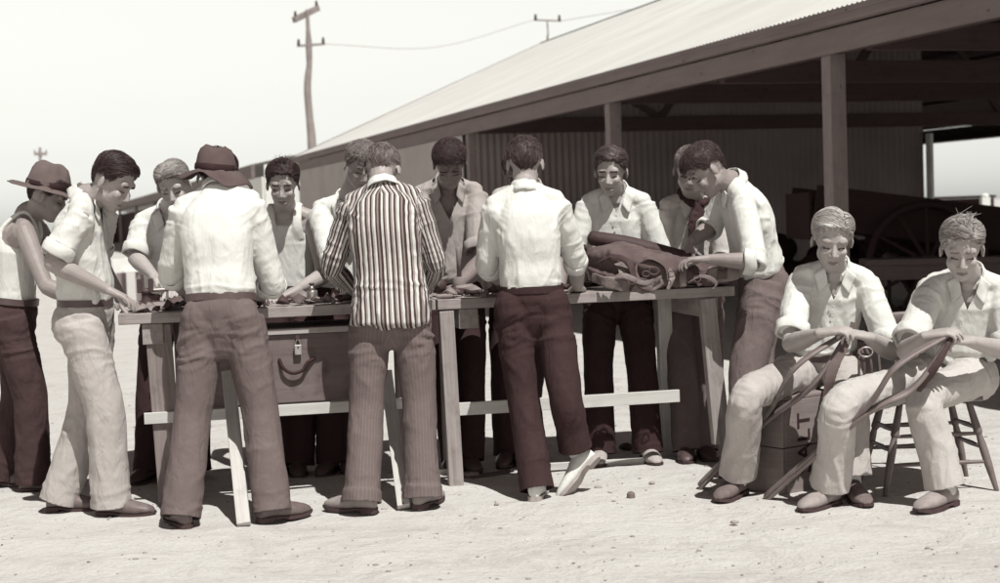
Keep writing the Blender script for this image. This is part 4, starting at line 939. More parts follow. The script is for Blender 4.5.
# ---- low dark hut beyond the open back of the shed
h0 = Wz(905, 0, 48); h1 = Wz(992, 0, 47); ht = empty('low_hut', (h0+h1)/2, 'low dark hut seen through the open back of the shed', 'hut')
HUTM = plain('tarred_boards', .018, .9, .1)
board('hut_wall', h0+v3(0, 0, .7), h1+v3(0, 0, .7), 1.4, 2.5, HUTM, ht, bevel=.01); board('hut_roof', h0+v3(-.1, 0, 1.45), h1+v3(.1, 0, 1.45), 2.8, .08, HUTM, ht, (0, 1, 0))
g0 = Wz(986, 0, 36); gpo = empty('gate_post', g0, 'white gate post standing in front of the low dark hut', 'gate post'); board('post_shaft', g0, g0+v3(0, 0, 1.42), .2, .2, WPAINT, gpo, (1, 0, 0)); S = Soup(); S.ell(v3(0, 0, 1.45), (.10, .10, .06), 10); link('post_cap', S.mesh(), WPAINT, gpo)

# ---- dray parked in the shed
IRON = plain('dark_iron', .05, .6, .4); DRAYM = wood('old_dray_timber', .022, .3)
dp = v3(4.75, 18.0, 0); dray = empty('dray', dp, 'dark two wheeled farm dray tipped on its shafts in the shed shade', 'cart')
def BW_(p): return dp+np.asarray(p, float)
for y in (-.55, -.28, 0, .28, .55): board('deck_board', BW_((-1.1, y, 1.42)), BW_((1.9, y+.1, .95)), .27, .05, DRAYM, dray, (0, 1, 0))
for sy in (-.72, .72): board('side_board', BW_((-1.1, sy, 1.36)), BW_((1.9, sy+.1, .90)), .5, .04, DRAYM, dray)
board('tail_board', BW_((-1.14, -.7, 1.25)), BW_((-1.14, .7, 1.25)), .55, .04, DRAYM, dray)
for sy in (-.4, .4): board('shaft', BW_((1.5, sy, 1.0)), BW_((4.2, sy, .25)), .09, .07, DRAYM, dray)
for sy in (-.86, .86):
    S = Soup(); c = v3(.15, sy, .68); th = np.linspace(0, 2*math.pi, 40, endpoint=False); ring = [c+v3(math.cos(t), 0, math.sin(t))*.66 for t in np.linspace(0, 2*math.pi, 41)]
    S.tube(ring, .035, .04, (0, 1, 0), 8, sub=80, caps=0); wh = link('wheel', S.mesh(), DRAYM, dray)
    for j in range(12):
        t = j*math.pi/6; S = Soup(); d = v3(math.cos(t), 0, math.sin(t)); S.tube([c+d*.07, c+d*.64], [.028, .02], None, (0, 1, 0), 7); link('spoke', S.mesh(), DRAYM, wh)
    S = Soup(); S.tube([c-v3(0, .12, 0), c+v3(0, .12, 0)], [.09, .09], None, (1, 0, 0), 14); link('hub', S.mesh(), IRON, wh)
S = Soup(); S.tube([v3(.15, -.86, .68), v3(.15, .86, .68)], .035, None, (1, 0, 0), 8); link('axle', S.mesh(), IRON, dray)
S = Soup(); rg = np.random.default_rng(21)
for i in range(26): S.ell(v3(rg.uniform(3.6, 7.6), rg.uniform(19.6, 21.2), rg.uniform(.15, .85)), np.diag([rg.uniform(.35, .6), rg.uniform(.3, .5), rg.uniform(.2, .32)]), 12)
me = remesh(S, .06, 2); c_ = np.array([5.6, 20.4, 0]); setco(me, getco(me)-c_); o = link('dark_filler_heap', me, plain('dark_filler', .02, .95, .05)); o.location = tuple(c_); tag(o, 'dark heap added behind the dray to deepen the shed shade', 'heap')  # added heap hides the bright ground behind the wheels, standing in for shade
# ---- bench table inside the shed
t0 = Wz(868, 0, 14.6); t1 = Wz(1010, 0, 14.2); DRAYB = wood('shed_bench_timber', .10, .3); tb = empty('shed_bench', (t0+t1)/2, 'rough timber bench standing in the shed shade behind the seated lads', 'bench')
for dy in (0, .26): board('top_plank', t0+v3(0, dy, .80), t1+v3(0, dy, .80), .25, .06, DRAYB, tb, (0, 1, 0))
board('front_rail', t0+v3(0, -.08, .70), t1+v3(0, -.08, .70), .14, .03, DRAYB, tb)
for t in (.08, .5, .92):
    for dy in (0, .3): p = t0+(t1-t0)*t+v3(0, dy, 0); board('leg', p, p+v3(0, 0, .77), .1, .08, DRAYB, tb, (1, 0, 0))
# ================================================================== benches and what lies on them
BW1 = wood('bench_timber', .21, .5, dirt=.6); BW2 = wood('bench_timber_pale', .30, .42, dirt=.55); WW = wood('new_pale_rail', .56, .16, dirt=.2); STAKE = wood('pale_leg', .48, .28, dirt=.35)
TO = v3(-1.86, 7.28, 0); TX = nrm(v3(.979, .2037, 0)); TYv = v3(-TX[1], TX[0], 0); TH = .965
def TB(a, b, z): return TO+TX*a+TYv*b+v3(0, 0, z)
def bench(label, a0, a1, woodm, legs, rails, group='work benches'):
    rt = empty('work_bench', TB((a0+a1)/2, .3, 0), label, 'work bench', group)
    for i, (b, w) in enumerate(((.085, .165), (.265, .18), (.455, .185))):
        j = random.uniform(-.02, .01) if i else 0
        board('top_plank', TB(a0+(0 if i else 0), b, TH-.026+(.002 if i == 1 else 0)), TB(a1+j, b, TH-.026), w, .052, woodm if i != 1 else BW2, rt, TYv, .004)
    for (a, z0, z1, w, tp, lean, bb, mm) in legs: board('leg', TB(a+lean, bb, z0), TB(a, bb, z1), w, .055, mm, rt, TX, .004, taper=tp)
    for (x0, x1, b, z, w, mm) in rails: board('rail', TB(x0, b, z), TB(x1, b, z), w, .022, mm, rt, (0, 0, 1), .002)
    for a in (a0+.16, a1-.14): board('cleat', TB(a, .02, TH-.105), TB(a, .52, TH-.105), .10, .10, woodm, rt, (0, 0, 1))
    return rt
bench('plank work bench with the tool chest under it, left of the two', 0, 1.565, BW2,
      [(.185, 0, TH-.06, .125, 1.0, .03, .06, BW1), (.30, .02, TH-.06, .09, 1, .0, .5, BW1), (1.46, 0, TH-.06, .10, 1, 0, .5, BW1)],
      [(.10, 1.50, .022, .447, .055, WW), (.2, 1.5, .56, .40, .07, BW1)])
bench('plank work bench carrying the leather saddle, right of the two', 1.575, 3.17, BW2,
      [(1.62, 0, TH-.06, .075, 1, .02, .03, BW2), (1.70, .0, TH-.06, .08, 1, 0, .5, BW1), (3.02, .13, TH-.06, .095, .9, .06, .03, BW2), (2.94, 0, TH-.06, .08, 1, .0, .52, STAKE)],
      [(1.60, 2.86, .05, .395, .065, WW)])
board_leg = empty('splayed_leg', G(244, 527), 'pale timber prop against the chest between the drooping hat lad\'s legs', 'prop')
board('prop_board', G(244, 527)+v3(0, 0, .01), W(228, 372, 7.35), .062, .035, STAKE, board_leg, (1, 0, 0), .004)
bl2 = empty('splayed_leg', G(404, 509), 'pale timber prop with a nail hole beside the pinstriped trouser leg', 'prop'); board('prop_board', G(404, 509)+v3(0, 0, .01), W(386, 372, 7.62), .062, .035, STAKE, bl2, (1, 0, 0), .004)
S = Soup(); q = rel(W(403, 503, 7.07), bl2); S.ell(q, (.006, .006, .006), 8); link('nail', S.mesh(), plain('nail', .04), bl2)
# ---- tool chest
CH = wood('chest_timber', .15, .3, .8, .6, .8); CHL = wood('chest_edge', .40, .2)
c0, c1 = .34, 1.30; ch = empty('tool_chest', TB((c0+c1)/2, .3, .415), 'timber tool chest with a pale padlock and drooping rope handle under the left bench', 'chest')
board('front_panel', TB(c0, .075, .65), TB(c1, .075, .65), .345, .03, CH, ch, (0, 0, 1), .004); board('back_panel', TB(c0, .50, .65), TB(c1, .50, .65), .345, .03, CH, ch)
for a in (c0+.015, c1-.015): board('side_panel', TB(a, .092, .65), TB(a, .483, .65), .343, .03, CH, ch)
board('bottom_panel', TB(c0+.03, .29, .495), TB(c1-.03, .29, .495), .38, .02, CH, ch, TYv)
board('lid', TB(c0-.012, .285, .84), TB(c1+.012, .285, .84), .47, .032, CH, ch, TYv, .005); board('lid_edge', TB(c0-.015, .046, .838), TB(c1+.015, .046, .838), .028, .006, CHL, ch)
BRASS = plain('worn_brass', .42, .35, .5, .15, 40, .1, .001, .7); KEYM = plain('keyhole', .02)
pc = TB(.865, .04, .745); B3 = np.array([TX, v3(0, 0, 1), -TYv]).T
S = Soup(); S.box(rel(pc, ch), (.019, .026, .008), B3); pl = link('padlock', S.mesh(), BRASS, ch, False, .004)
S = Soup(); p_ = rel(pc, ch); S.tube([p_+TX*(.012*math.cos(t))+v3(0, 0, .026+.024*math.sin(t)) for t in np.linspace(0, math.pi, 9)], .0034, None, -TYv, 8); link('shackle', S.mesh(), plain('steel', .45, .3, .5, .1, 20, .1, .001, .8), pl)
S = Soup(); S.ell(p_-TYv*.009+v3(0, 0, .012), np.diag([.0045, .0045, .0045]), 10); link('keyhole', S.mesh(), KEYM, pl)
S = Soup(); S.box(p_+v3(0, 0, .062)+TYv*.010, (.011, .036, .0025), B3); link('hasp', S.mesh(), IRON, ch, False, .002)
S = Soup(); S.ell(p_+v3(0, 0, .048)-TYv*.000, np.diag([.006, .006, .006]), 10); link('staple', S.mesh(), IRON, ch)
ROPE = plain('tarred_rope', .035, .9, .1, .3, 90, .6, .004)
S = Soup(); h = lambda a, z, b=.045: rel(TB(a, b, z), ch); S.tube([h(.77, .70, .055), h(.79, .655, .035), h(.83, .630, .03), h(.88, .640, .03), h(.91, .68, .035), h(.945, .695, .055)], .0085, None, (0, 0, 1), 9, sub=40); link('rope_handle', S.mesh(), ROPE, ch)
for a in (c0+.02, c1-.02): board('corner_strap', TB(a, .056, .61), TB(a, .056, .61)+v3(0, 0, .001)+0*TX, .03, .37, IRON, ch) if False else None
S = Soup()
for a in (.36, .72, 1.24): S.box(rel(TB(a, .055, .61), ch), (.012, .182, .002), B3)
for i in range(3):
    S1 = Soup(); S1.box(rel(TB((.37, .70, 1.27)[i], .0575, .65), ch), (.013, .168, .0015), B3); link('iron_strap', S1.mesh(), IRON, ch, False)

# ---- leather and tools lying on the benches
LEA = plain('saddle_leather', .095, .85, .15, .35, 9, .35, .006); LEAD = plain('dark_leather', .045, .65, .25, .3, 14, .3, .004); LEAP = plain('pale_leather', .20, .7, .25, .25, 14, .35, .004); STEEL = plain('tool_steel', .32, .4, .5, .25, 40, .1, .001, .6)
HANDLE = plain('tool_handle', .20, .6, .3, .2, 30); ROPEP = plain('twine', .42, .95, .1, .1, 90)
def thing1(name, S, m, label, cat, group=None, voxel=None, disp=0):
    """S in world coordinates; one mesh, origin at its base"""
    V = np.vstack(S.V); c = (V.min(0)+V.max(0))/2; c[2] = V[:, 2].min()
    if voxel: me = remesh(S, voxel, 2)
    else: me = S.mesh(name)
    P = getco(me)
    if disp: P = P+getno(me)*(disp*fbm(P*24, 3, 3))[:, None]
    setco(me, P-c); o = link(name, me, m); o.location = tuple(c); return tag(o, label, cat, group)
def band(S, pts, wid, thick, wdir):
    S.tube(pts, np.atleast_1d(wid)/2, np.atleast_1d(thick)/2, wdir, 8, sub=max(10, len(pts)*6), power=6, caps=.1)
# saddle: padded panel with flaps, roll, straps, rings, pouch
LEAG = plain('girth_leather', .15, .65, .3, .35, 18, .4, .005); sd0 = TB(2.72, .3, TH); sad = empty('saddle', sd0, 'big worn leather saddle piled on the right bench with straps and rings', 'saddle')
def SR(x, y, D): return rel(W(x, y, D), sad)
def drape(name, S, m, vox=.008, disp=.008, parent=sad):
    me = remesh(S, vox, 2); P = getco(me); setco(me, P+getno(me)*(disp*fbm(P*14, 5, 3))[:, None]); return link(name, me, m, parent)
S = Soup(); S.tube([SR(592, 256, 8.05), SR(618, 258, 8.0), SR(650, 266, 7.95), SR(690, 272, 7.95), SR(722, 277, 8.0)], [.05, .085, .085, .07, .05], [.10, .17, .18, .16, .12], (0, 0, 1), 20)
S.tube([SR(586, 252, 8.1), SR(606, 272, 7.98), SR(640, 279, 7.9), SR(680, 282, 7.9)], [.025, .04, .05, .035], [.07, .10, .10, .07], (0, 0, 1), 16); drape('saddle_panel', S, LEA, .008, .02)
S = Soup(); band(S, [SR(584, 246, 8.08), SR(600, 262, 7.95), SR(622, 272, 7.87), SR(655, 277, 7.83), SR(672, 270, 7.86)], .022, .016, (0, 0, 1)); link('edge_roll', S.mesh(), LEAD, sad)
S = Soup(); S.tube([SR(592, 238, 8.15), SR(630, 245, 8.12), SR(680, 258, 8.1), SR(730, 272, 8.08)], [.040, .046, .046, .042], None, (0, 0, 1), 18); link('leather_roll', S.mesh(), LEAD, sad)
S = Soup(); band(S, [SR(592, 277, 7.80), SR(606, 282, 7.72), SR(626, 286, 7.72), SR(650, 287, 7.74), SR(664, 281, 7.76)], np.array([.05, .062, .068, .06, .04]), .012, (0, 0, 1)); drape('wide_girth_strap', S, LEAG, .005, .014)
S = Soup(); band(S, [SR(640, 262, 7.80), SR(650, 258, 7.78), SR(664, 266, 7.78), SR(668, 282, 7.75)], .045, .009, (0, 1, .3)); drape('stirrup_leather', S, LEA, .005, .004)
S = Soup(); band(S, [SR(618, 262, 7.83), SR(624, 272, 7.76), SR(620, 284, 7.74)], .06, .010, (1, 0, .2)); drape('pale_tab', S, LEAG, .005, .01)
S = Soup(); band(S, [SR(683, 268, 7.78), SR(683, 277, 7.75), SR(683, 287, 7.76)], .042, .012, (1, 0, 0)); drape('short_strap', S, LEAG, .005, .006)
for (x, y, r_) in ((654, 271, .024), (646, 274, .018)):
    c = SR(x, y, 7.72); S = Soup(); S.tube([c+v3(math.cos(t)*r_, 0, math.sin(t)*r_*.8) for t in np.linspace(0, 2*math.pi, 21)], .005, None, (0, 1, 0), 7, sub=40, caps=0); link('ring', S.mesh(), IRON, sad)
S = Soup(); S.tube([SR(664, 268, 7.88), SR(690, 268, 7.86), SR(702, 272, 7.86)], [.028, .036, .028], [.06, .08, .06], (0, 0, 1), 14); drape('knee_pad', S, LEA)
S = Soup(); S.tube([SR(612, 252, 8.0), SR(640, 256, 7.94), SR(655, 260, 7.9)], [.012, .016, .012], [.1, .14, .1], (0, 0, 1), 14); drape('seat_flap', S, LEA)
LEAS = (LEAD, LEAG, LEA, LEAP, LEAD, LEAG)
for i, (pp_, w_) in enumerate((
    (((598, 262, 7.86), (612, 256, 7.80), (628, 262, 7.74), (634, 280, 7.72), (630, 292, 7.72)), .030), (((606, 284, 7.74), (622, 276, 7.70), (644, 283, 7.70), (662, 277, 7.74)), .026),
    (((642, 258, 7.86), (634, 270, 7.76), (640, 284, 7.71), (652, 289, 7.71)), .035), (((664, 262, 7.84), (672, 276, 7.74), (668, 290, 7.72)), .028),
    (((676, 262, 7.86), (694, 270, 7.76), (700, 286, 7.73)), .030), (((688, 282, 7.75), (702, 276, 7.72), (716, 283, 7.72), (712, 290, 7.73)), .022))):
    S = Soup(); band(S, [SR(*p) for p in pp_], np.array([w_, w_*1.2, w_]), .007, (.6, .2, .7)); drape('strap', S, LEAS[i], .0045, .008)
for (x, y, r_) in ((632, 281, .020), (671, 274, .018), (697, 279, .018)):
    c = SR(x, y, 7.69); S = Soup(); S.tube([c+v3(math.cos(t)*r_, .01*math.sin(t), math.sin(t)*r_*.8) for t in np.linspace(0, 2*math.pi, 17)], .0028, None, (0, 1, 0), 7, sub=32, caps=0); link('buckle', S.mesh(), IRON, sad)
# pouch at the right
pc = W(722, 273, 7.8); S = Soup(); S.box(pc, (.066, .05, .034), B3@np.diag([1, 1, 1])); 
S = Soup(); S.tube([W(709, 274, 7.82), W(722, 274, 7.80), W(735, 272, 7.82)], [.040, .043, .038], [.05, .06, .05], (0, 0, 1), 12, power=5, caps=.15)
po = thing1('leather_pouch', S, LEAP, 'small squared leather pouch at the right corner of the bench', 'pouch', None, .005, .004)
S = Soup(); band(S, [W(708, 268, 7.86), W(722, 266, 7.78), W(722, 272, 7.735), W(722, 279, 7.735)], .05, .008, (1, 0, 0)); V = np.vstack(S.V)-np.array(po.location); S.V = [V]; link('flap', S.mesh(), LEA, po)
def lay(a, b, z=0): return TB(a, b, TH+z)
def strap(label, pts, wid, m, grp=None, disp=.003):
    S = Soup(); band(S, [lay(*p) for p in pts], wid, .005, TYv); return thing1('leather_strap', S, m, label, 'strap', grp, .0045, disp)
strap('dark strap looped near the far left corner of the bench', [(.05, .2, .006), (.2, .12, .008), (.32, .22, .03), (.22, .34, .01)], .035, LEAD)
strap('pale curling strap hanging over the bench edge left of the tin can', [(.72, .10, .008), (.85, .14, .03), (.98, .08, .012), (1.05, .12, .006)], .03, LEAP)
strap('leather strap lying across the bench behind the striped blazer', [(1.15, .12, .006), (1.3, .2, .02), (1.5, .12, .01)], .04, LEA)
strap('flat trace strap draped at the left end of the saddle', [(2.08, .12, .006), (2.22, .08, .014), (2.36, .10, .008)], .05, LEAP)
def scrap(label, a, b, r, m, z=.01, seed=0, cat='leather scrap'):
    rg = np.random.default_rng(seed); S = Soup(); n = 9; c = lay(a, b, z); pts = [c+TX*math.cos(t)*r*rg.uniform(.6, 1.2)+TYv*math.sin(t)*r*rg.uniform(.6, 1.2)+v3(0, 0, rg.uniform(0, .035)) for t in np.linspace(0, 2*math.pi, n, endpoint=False)]
    V = pts+[c+v3(0, 0, rg.uniform(.01, .055))]+[p-v3(0, 0, .005) for p in pts]+[c-v3(0, 0, .003)]; F = []
    for i in range(n): j = (i+1) % n; F += [(i, j, n), (n+1+j, n+1+i, 2*n+1), (i, n+1+i, n+1+j, j)]
    S.add(V, F); return thing1('leather_scrap', S, m, label, cat, 'leather scraps on the benches')
SCR = [('scrap of pale leather nearest the left end of the bench', .10, .06, .05, LEAP), ('dark offcut beside the screw vice', .36, .10, .05, LEAD), ('broad leather offcut behind the screw vice', .30, .40, .09, LEA),
       ('small dark offcut just right of the drooping hat lad', .80, .05, .035, LEAD), ('crumpled brown offcut left of the tin can', .88, .07, .04, LEA), ('pale curled offcut below the tin can', .98, .05, .035, LEAP),
       ('dark crumpled offcut right of the tin can', 1.10, .07, .04, LEAD), ('brown offcut by the left sleeve of the striped blazer', 1.18, .14, .05, LEA), ('pale offcut just right of the striped blazer', 1.66, .10, .05, LEAP),
       ('large wrinkled offcut under the hand at the gap between the benches', 1.80, .16, .07, LEAP), ('dark offcut by the small hand drill', 1.70, .22, .05, LEAD), ('brown offcut at the left sleeve of the lad with crossed feet', 1.93, .22, .06, LEA),
       ('brown offcut right of the lad with crossed feet', 2.12, .2, .06, LEA), ('dark offcut under the girth strap', 2.30, .26, .05, LEAD), ('narrow offcut at the right corner beside the pouch', 3.10, .08, .035, LEA),
       ('flat pale sheet of leather behind the left corner', .18, .32, .1, LEAP)]
SCR += [('grey crumpled offcut heaped behind the tin can', .92, .36, .08, LEAP), ('dark heaped offcut behind the hammer', 1.12, .36, .08, LEAD), ('brown heaped offcut behind the drooping hat lad', .62, .30, .09, LEA), ('pale offcut behind the hand drill', 1.62, .38, .08, LEAP), ('dark offcut near the tail of the leather roll', 2.5, .46, .07, LEAD), ('long brown offcut near the right corner', 3.0, .40, .08, LEA)]
for i, (lb, a, b, r_, m_) in enumerate(SCR): scrap(lb, a, b, r_, m_, .012, i+3)
rg = np.random.default_rng(11)
for i in range(52):
    lf = i < 32; a = rg.uniform(.05, 1.5) if lf else rg.uniform(1.62, 2.2); b = rg.uniform(.03, .3)
    scrap('tiny snippet of leather in the clutter on the %s bench' % ('left' if lf else 'right'), a, b, rg.uniform(.012, .03), (LEA, LEAD, LEAP, LEAD, IRON)[i % 5], .006, i+60)
# screw vice of dark iron
vc = lay(.13, .28); vi = empty('vice', vc, 'dark iron screw vice clamped near the left end of the bench', 'vice')
def V_(a, b, z): return rel(lay(a, b, z), vi)
S = Soup(); S.tube([V_(.13, .28, 0), V_(.13, .28, .07), V_(.13, .27, .10)], [.040, .020, .026], [.032, .02, .02], TX, 12); link('vice_body', S.mesh(), IRON, vi)
S = Soup(); S.box(V_(.10, .28, .125), (.012, .035, .028), np.array([TX, v3(0, 0, 1), TYv]).T); link('jaw', S.mesh(), IRON, vi, False, .003)
S = Soup(); S.box(V_(.155, .28, .125), (.012, .035, .028), np.array([TX, v3(0, 0, 1), TYv]).T); link('jaw', S.mesh(), IRON, vi, False, .003)
S = Soup(); S.tube([V_(.155, .28, .10), V_(.24, .28, .10)], .010, None, (0, 0, 1), 10); link('screw', S.mesh(), STEEL, vi)
S = Soup(); S.tube([V_(.235, .28, .045), V_(.235, .28, .155)], .006, None, TX, 8); S.ell(V_(.235, .28, .045), (.01, .01, .01), 8); S.ell(V_(.235, .28, .155), (.01, .01, .01), 8); link('handle', S.mesh(), STEEL, vi)
# tin can with a lid knob
def lathe(prof, c, n=24):
    V = []; F = []; th = np.linspace(0, 2*math.pi, n, endpoint=False)
    for r_, z in prof: V.append(np.stack([c[0]+r_*np.cos(th), c[1]+r_*np.sin(th), c[2]+z+0*th], 1))
    k = len(prof)
    for i in range(k-1):
        for j in range(n): a, b = i*n+j, i*n+(j+1) % n; F.append((a, b, b+n, a+n))
    F += [tuple(range(n-1, -1, -1)), tuple(range((k-1)*n, k*n))]; S = Soup(); S.add(np.vstack(V), F); return S
TIN = plain('tin', .42, .35, .5, .2, 20, .1, .001, .8)
cc = lay(.955, .16, .012); can = empty('oil_can', cc, 'small bright tin can with a knobbed lid on the left bench', 'can'); z0 = rel(cc, can)
link('can_body', lathe([(.026, 0), (.028, .002), (.028, .055), (.026, .057)], z0).mesh(), TIN, can); link('can_neck', lathe([(.02, .0575), (.010, .072), (.007, .085)], z0).mesh(), TIN, can); link('lid_knob', lathe([(.012, .0855), (.015, .090), (.012, .095)], z0).mesh(), IRON, can)
c2 = lay(1.745, .30, .01); jar = empty('wooden_mallet', c2, 'wooden mallet standing on its head beside the hand drill', 'mallet'); z0 = rel(c2, jar)
link('mallet_head', lathe([(.032, 0), (.036, .005), (.036, .085), (.032, .09)], z0).mesh(), HANDLE, jar); link('handle', lathe([(.013, .0905), (.012, .2), (.015, .24), (.010, .245)], z0).mesh(), HANDLE, jar)
# small tools
def tool(label, name, cat, a, b, ang, hl, bl, kind='awl'):
    c = lay(a, b, .014); d = TX*math.cos(ang)+TYv*math.sin(ang); rt = empty(name, c-v3(0, 0, .012), label, cat, 'hand tools on the benches'); q = rel(c, rt)
    S = Soup(); S.tube([q-d*hl, q-d*hl*.5, q], [.010, .014, .009], None, (0, 0, 1), 10); link('handle', S.mesh(), HANDLE, rt)
    S = Soup()
    if kind == 'awl': S.tube([q, q+d*bl], [.003, .001], None, (0, 0, 1), 6)
    elif kind == 'knife': S.tube([q, q+d*bl*.6, q+d*bl], [.010, .014, .003], [.002, .002, .001], np.cross(d, [0, 0, 1]), 6)
    elif kind == 'hammer':
        S.tube([q, q+d*bl*.4], [.008, .008], None, (0, 0, 1), 8); e = q+d*bl*.4; s_ = np.cross(d, [0, 0, 1]); S.tube([e-s_*.045, e+s_*.02, e+s_*.055], [.013, .013, .005], [.013, .012, .012], (0, 0, 1), 10)
    link({'awl': 'spike', 'knife': 'blade', 'hammer': 'hammer_head'}[kind], S.mesh(), STEEL, rt)
tool('awl lying at the very left end of the bench', 'awl', 'awl', .16, .08, .3, .07, .07); tool('knife lying between the vice and the drooping hat lad', 'knife', 'knife', .30, .16, -.2, .09, .12, 'knife')
tool('hammer lying right of the tin can', 'hammer', 'hammer', 1.06, .2, .5, .2, .1, 'hammer'); tool('awl lying in front of the tin can', 'awl', 'awl', .90, .20, 2.6, .07, .06)
tool('knife beside the striped blazer on the right bench', 'knife', 'knife', 1.66, .05, .1, .08, .10, 'knife'); tool('awl lying left of the girth strap', 'awl', 'awl', 2.16, .05, .2, .07, .06); tool('awl held point down over the saddle by the curly haired lad', 'awl', 'awl', 2.92, .42, 1.6, .06, .06)
# hand drill: frame, wheel, grip
dr = empty('hand_drill', lay(1.60, .24), 'black hand drill with a toothed wheel held by the striped blazer lad', 'hand drill')
def DV(a, b, z): return rel(lay(a, b, z), dr)
S = Soup(); S.tube([DV(1.50, .24, .03), DV(1.72, .24, .04)], .011, None, (0, 0, 1), 10); link('drill_frame', S.mesh(), IRON, dr)
S = Soup(); c = DV(1.62, .225, .06); S.tube([c-TYv*.006, c+TYv*.006], .042, None, TX, 24, caps=0); link('gear_wheel', S.mesh(), IRON, dr)
S = Soup(); S.tube([c-TYv*.01, c-TYv*.02+v3(0, 0, .05), c-TYv*.06+v3(0, 0, .055)], .006, None, TX, 8); link('crank', S.mesh(), STEEL, dr)
S = Soup(); S.tube([DV(1.72, .24, .04), DV(1.80, .24, .045)], [.017, .020], None, (0, 0, 1), 12); link('grip', S.mesh(), HANDLE, dr)
# ---- crate seat with stencilled lettering
CR = wood('crate_timber', .20, .25); INK = plain('stencil_ink', .03, .9, .05)
yawc = R(-30); CX = v3(math.cos(yawc), math.sin(yawc), 0); cf = G(800, 493); cfr = np.array([cf[0], cf[1], 0])
cx = nrm(v3(.80, .60, 0)); cy = v3(-cx[1], cx[0], 0)          # lettered face runs along cx and looks at the camera's right
cn_ = v3(cx[1], -cx[0], 0)
C0 = np.array(G(786, 496)); C0[2] = 0; LW, LD, LH = .37, .30, .455
crate = empty('crate', C0+cx*LW/2+cy*LD/2, 'stencilled wooden packing crate used as a seat', 'crate')
def C3(a, b, z): return C0+cx*a+cy*b+v3(0, 0, z)
for i in range(2):
    z = .116+.226*i; w_ = .222
    board('slat', C3(0, 0, z), C3(LW, 0, z), w_, .016, CR, crate); board('slat', C3(0, LD, z), C3(LW, LD, z), w_, .016, CR, crate)
for a in (-.01, LW+.01):
    board('end_board', C3(a, -.006, .116), C3(a, LD+.006, .116), .222, .02, CR, crate); board('end_board', C3(a, -.006, .342), C3(a, LD+.006, .342), .222, .02, CR, crate)
for i in range(2): board('lid_board', C3(-.01, .073+.152*i, .463), C3(LW+.01, .073+.152*i, .463), .148, .016, CR, crate, cy)
def text(body, p, right, up_, size, m, parent, name='lettering'):
    cu = bpy.data.curves.new(name, 'FONT'); cu.body = body; cu.size = size; cu.extrude = .0006; cu.align_x = 'CENTER'; cu.align_y = 'CENTER'; cu.space_character = 1.1; cu.offset = .0015
    to = bpy.data.objects.new(name, cu); COL.objects.link(to); me = bpy.data.meshes.new_from_object(to.evaluated_get(bpy.context.evaluated_depsgraph_get())); bpy.data.objects.remove(to); me.materials.clear(); me.materials.append(m)
    o = bpy.data.objects.new(name, me); COL.objects.link(o); zz = np.cross(right, up_)
    Mx = Matrix(((right[0], up_[0], zz[0]), (right[1], up_[1], zz[1]), (right[2], up_[2], zz[2]))).to_4x4(); Mx.translation = Vector(p); put(o, parent, Mx); return o
text('SALT', C3(.13, -.0095, .24), v3(0, 0, 1), -cx, .125, INK, crate); text('MELB', C3(.26, -.0095, .26), v3(0, 0, 1), -cx, .075, INK, crate)
# ---- stitching clams: two long bent staves meeting at the jaws
CLAM = plain('clam_timber', .17, .5, .4, .25, 12, .2, .003)
def clam(label, foot, split, mid_u, mid_l, jaw, strapm):
    rt = empty('stitching_clam', foot*v3(1, 1, 0), label, 'stitching clam', 'stitching clams held by the seated lads'); q = lambda p: rel(p, rt)
    jd = v3(.02, .0, .004)
    for nm, mid, dv in (('stave', mid_u, v3(0, 0, .012)), ('stave', mid_l, v3(0, 0, -.012))):
        S = Soup(); S.tube([q(foot+dv+v3(0, 0, .01)), q(split+dv), q(mid), q(jaw+dv*.5)], [.026, .030, .030, .024], [.010, .012, .011, .008], (.4, 1, .3), 10, sub=40, power=3.5); link(nm, S.mesh(), CLAM, rt)
    return rt
F1 = G(700, 488); J1 = W(846, 334, 6.86)
clam('long curved wooden stitching clam gripped by the blond lad on the crate', F1, W(764, 421, 7.12), W(795, 368, 6.80), W(812, 386, 6.86), J1, LEA)
F2 = G(766, 500); J2 = W(951, 334, 6.58)
clam('long curved wooden stitching clam gripped by the tousled lad on the chair', F2, W(862, 414, 6.60), W(897, 366, 6.50), W(915, 386, 6.56), J2, LEA)
S = Soup(); band(S, [W(853, 322, 6.84), W(846, 345, 6.80), W(832, 370, 6.76), W(827, 395, 6.76), W(824, 418, 6.78)], np.array([.02, .035, .055, .045, .05]), .008, (1, 0, .3)); thing1('bridle_strap', S, LEA, 'broad leather piece hanging from the clam between the seated lads', 'strap', None, .005, .004)
S = Soup(); band(S, [W(953, 333, 6.56), W(944, 352, 6.54), W(932, 372, 6.54), W(918, 392, 6.58)], np.array([.018, .032, .045, .03]), .008, (1, 0, .3)); thing1('bridle_strap', S, LEAD, 'dark leather piece held at the jaws of the clam by the tousled lad', 'strap', None, .005, .003)
bt = empty('buckle_strap', W(866, 365, 6.9), 'thin buckled straps dangling from the blond lad\'s left hand', 'strap')
for i, (dx, dy) in enumerate(((0, 0), (7, 4), (-5, 2))):
    S = Soup(); band(S, [rel(p, bt) for p in (W(860+dx*.3, 340, 6.84), W(864+dx, 362, 6.80), W(860+dx+4, 385+dy, 6.84))], .012, .004, (1, 0, 0)); link('thin_strap', S.mesh(), LEA, bt)
S = Soup(); c = rel(W(866, 352, 6.79), bt); S.tube([c+v3(math.cos(t)*.03, 0, math.sin(t)*.022) for t in np.linspace(0, 2*math.pi, 17)], .004, None, (0, 1, 0), 6, sub=30, caps=0); link('buckle', S.mesh(), STEEL, bt)
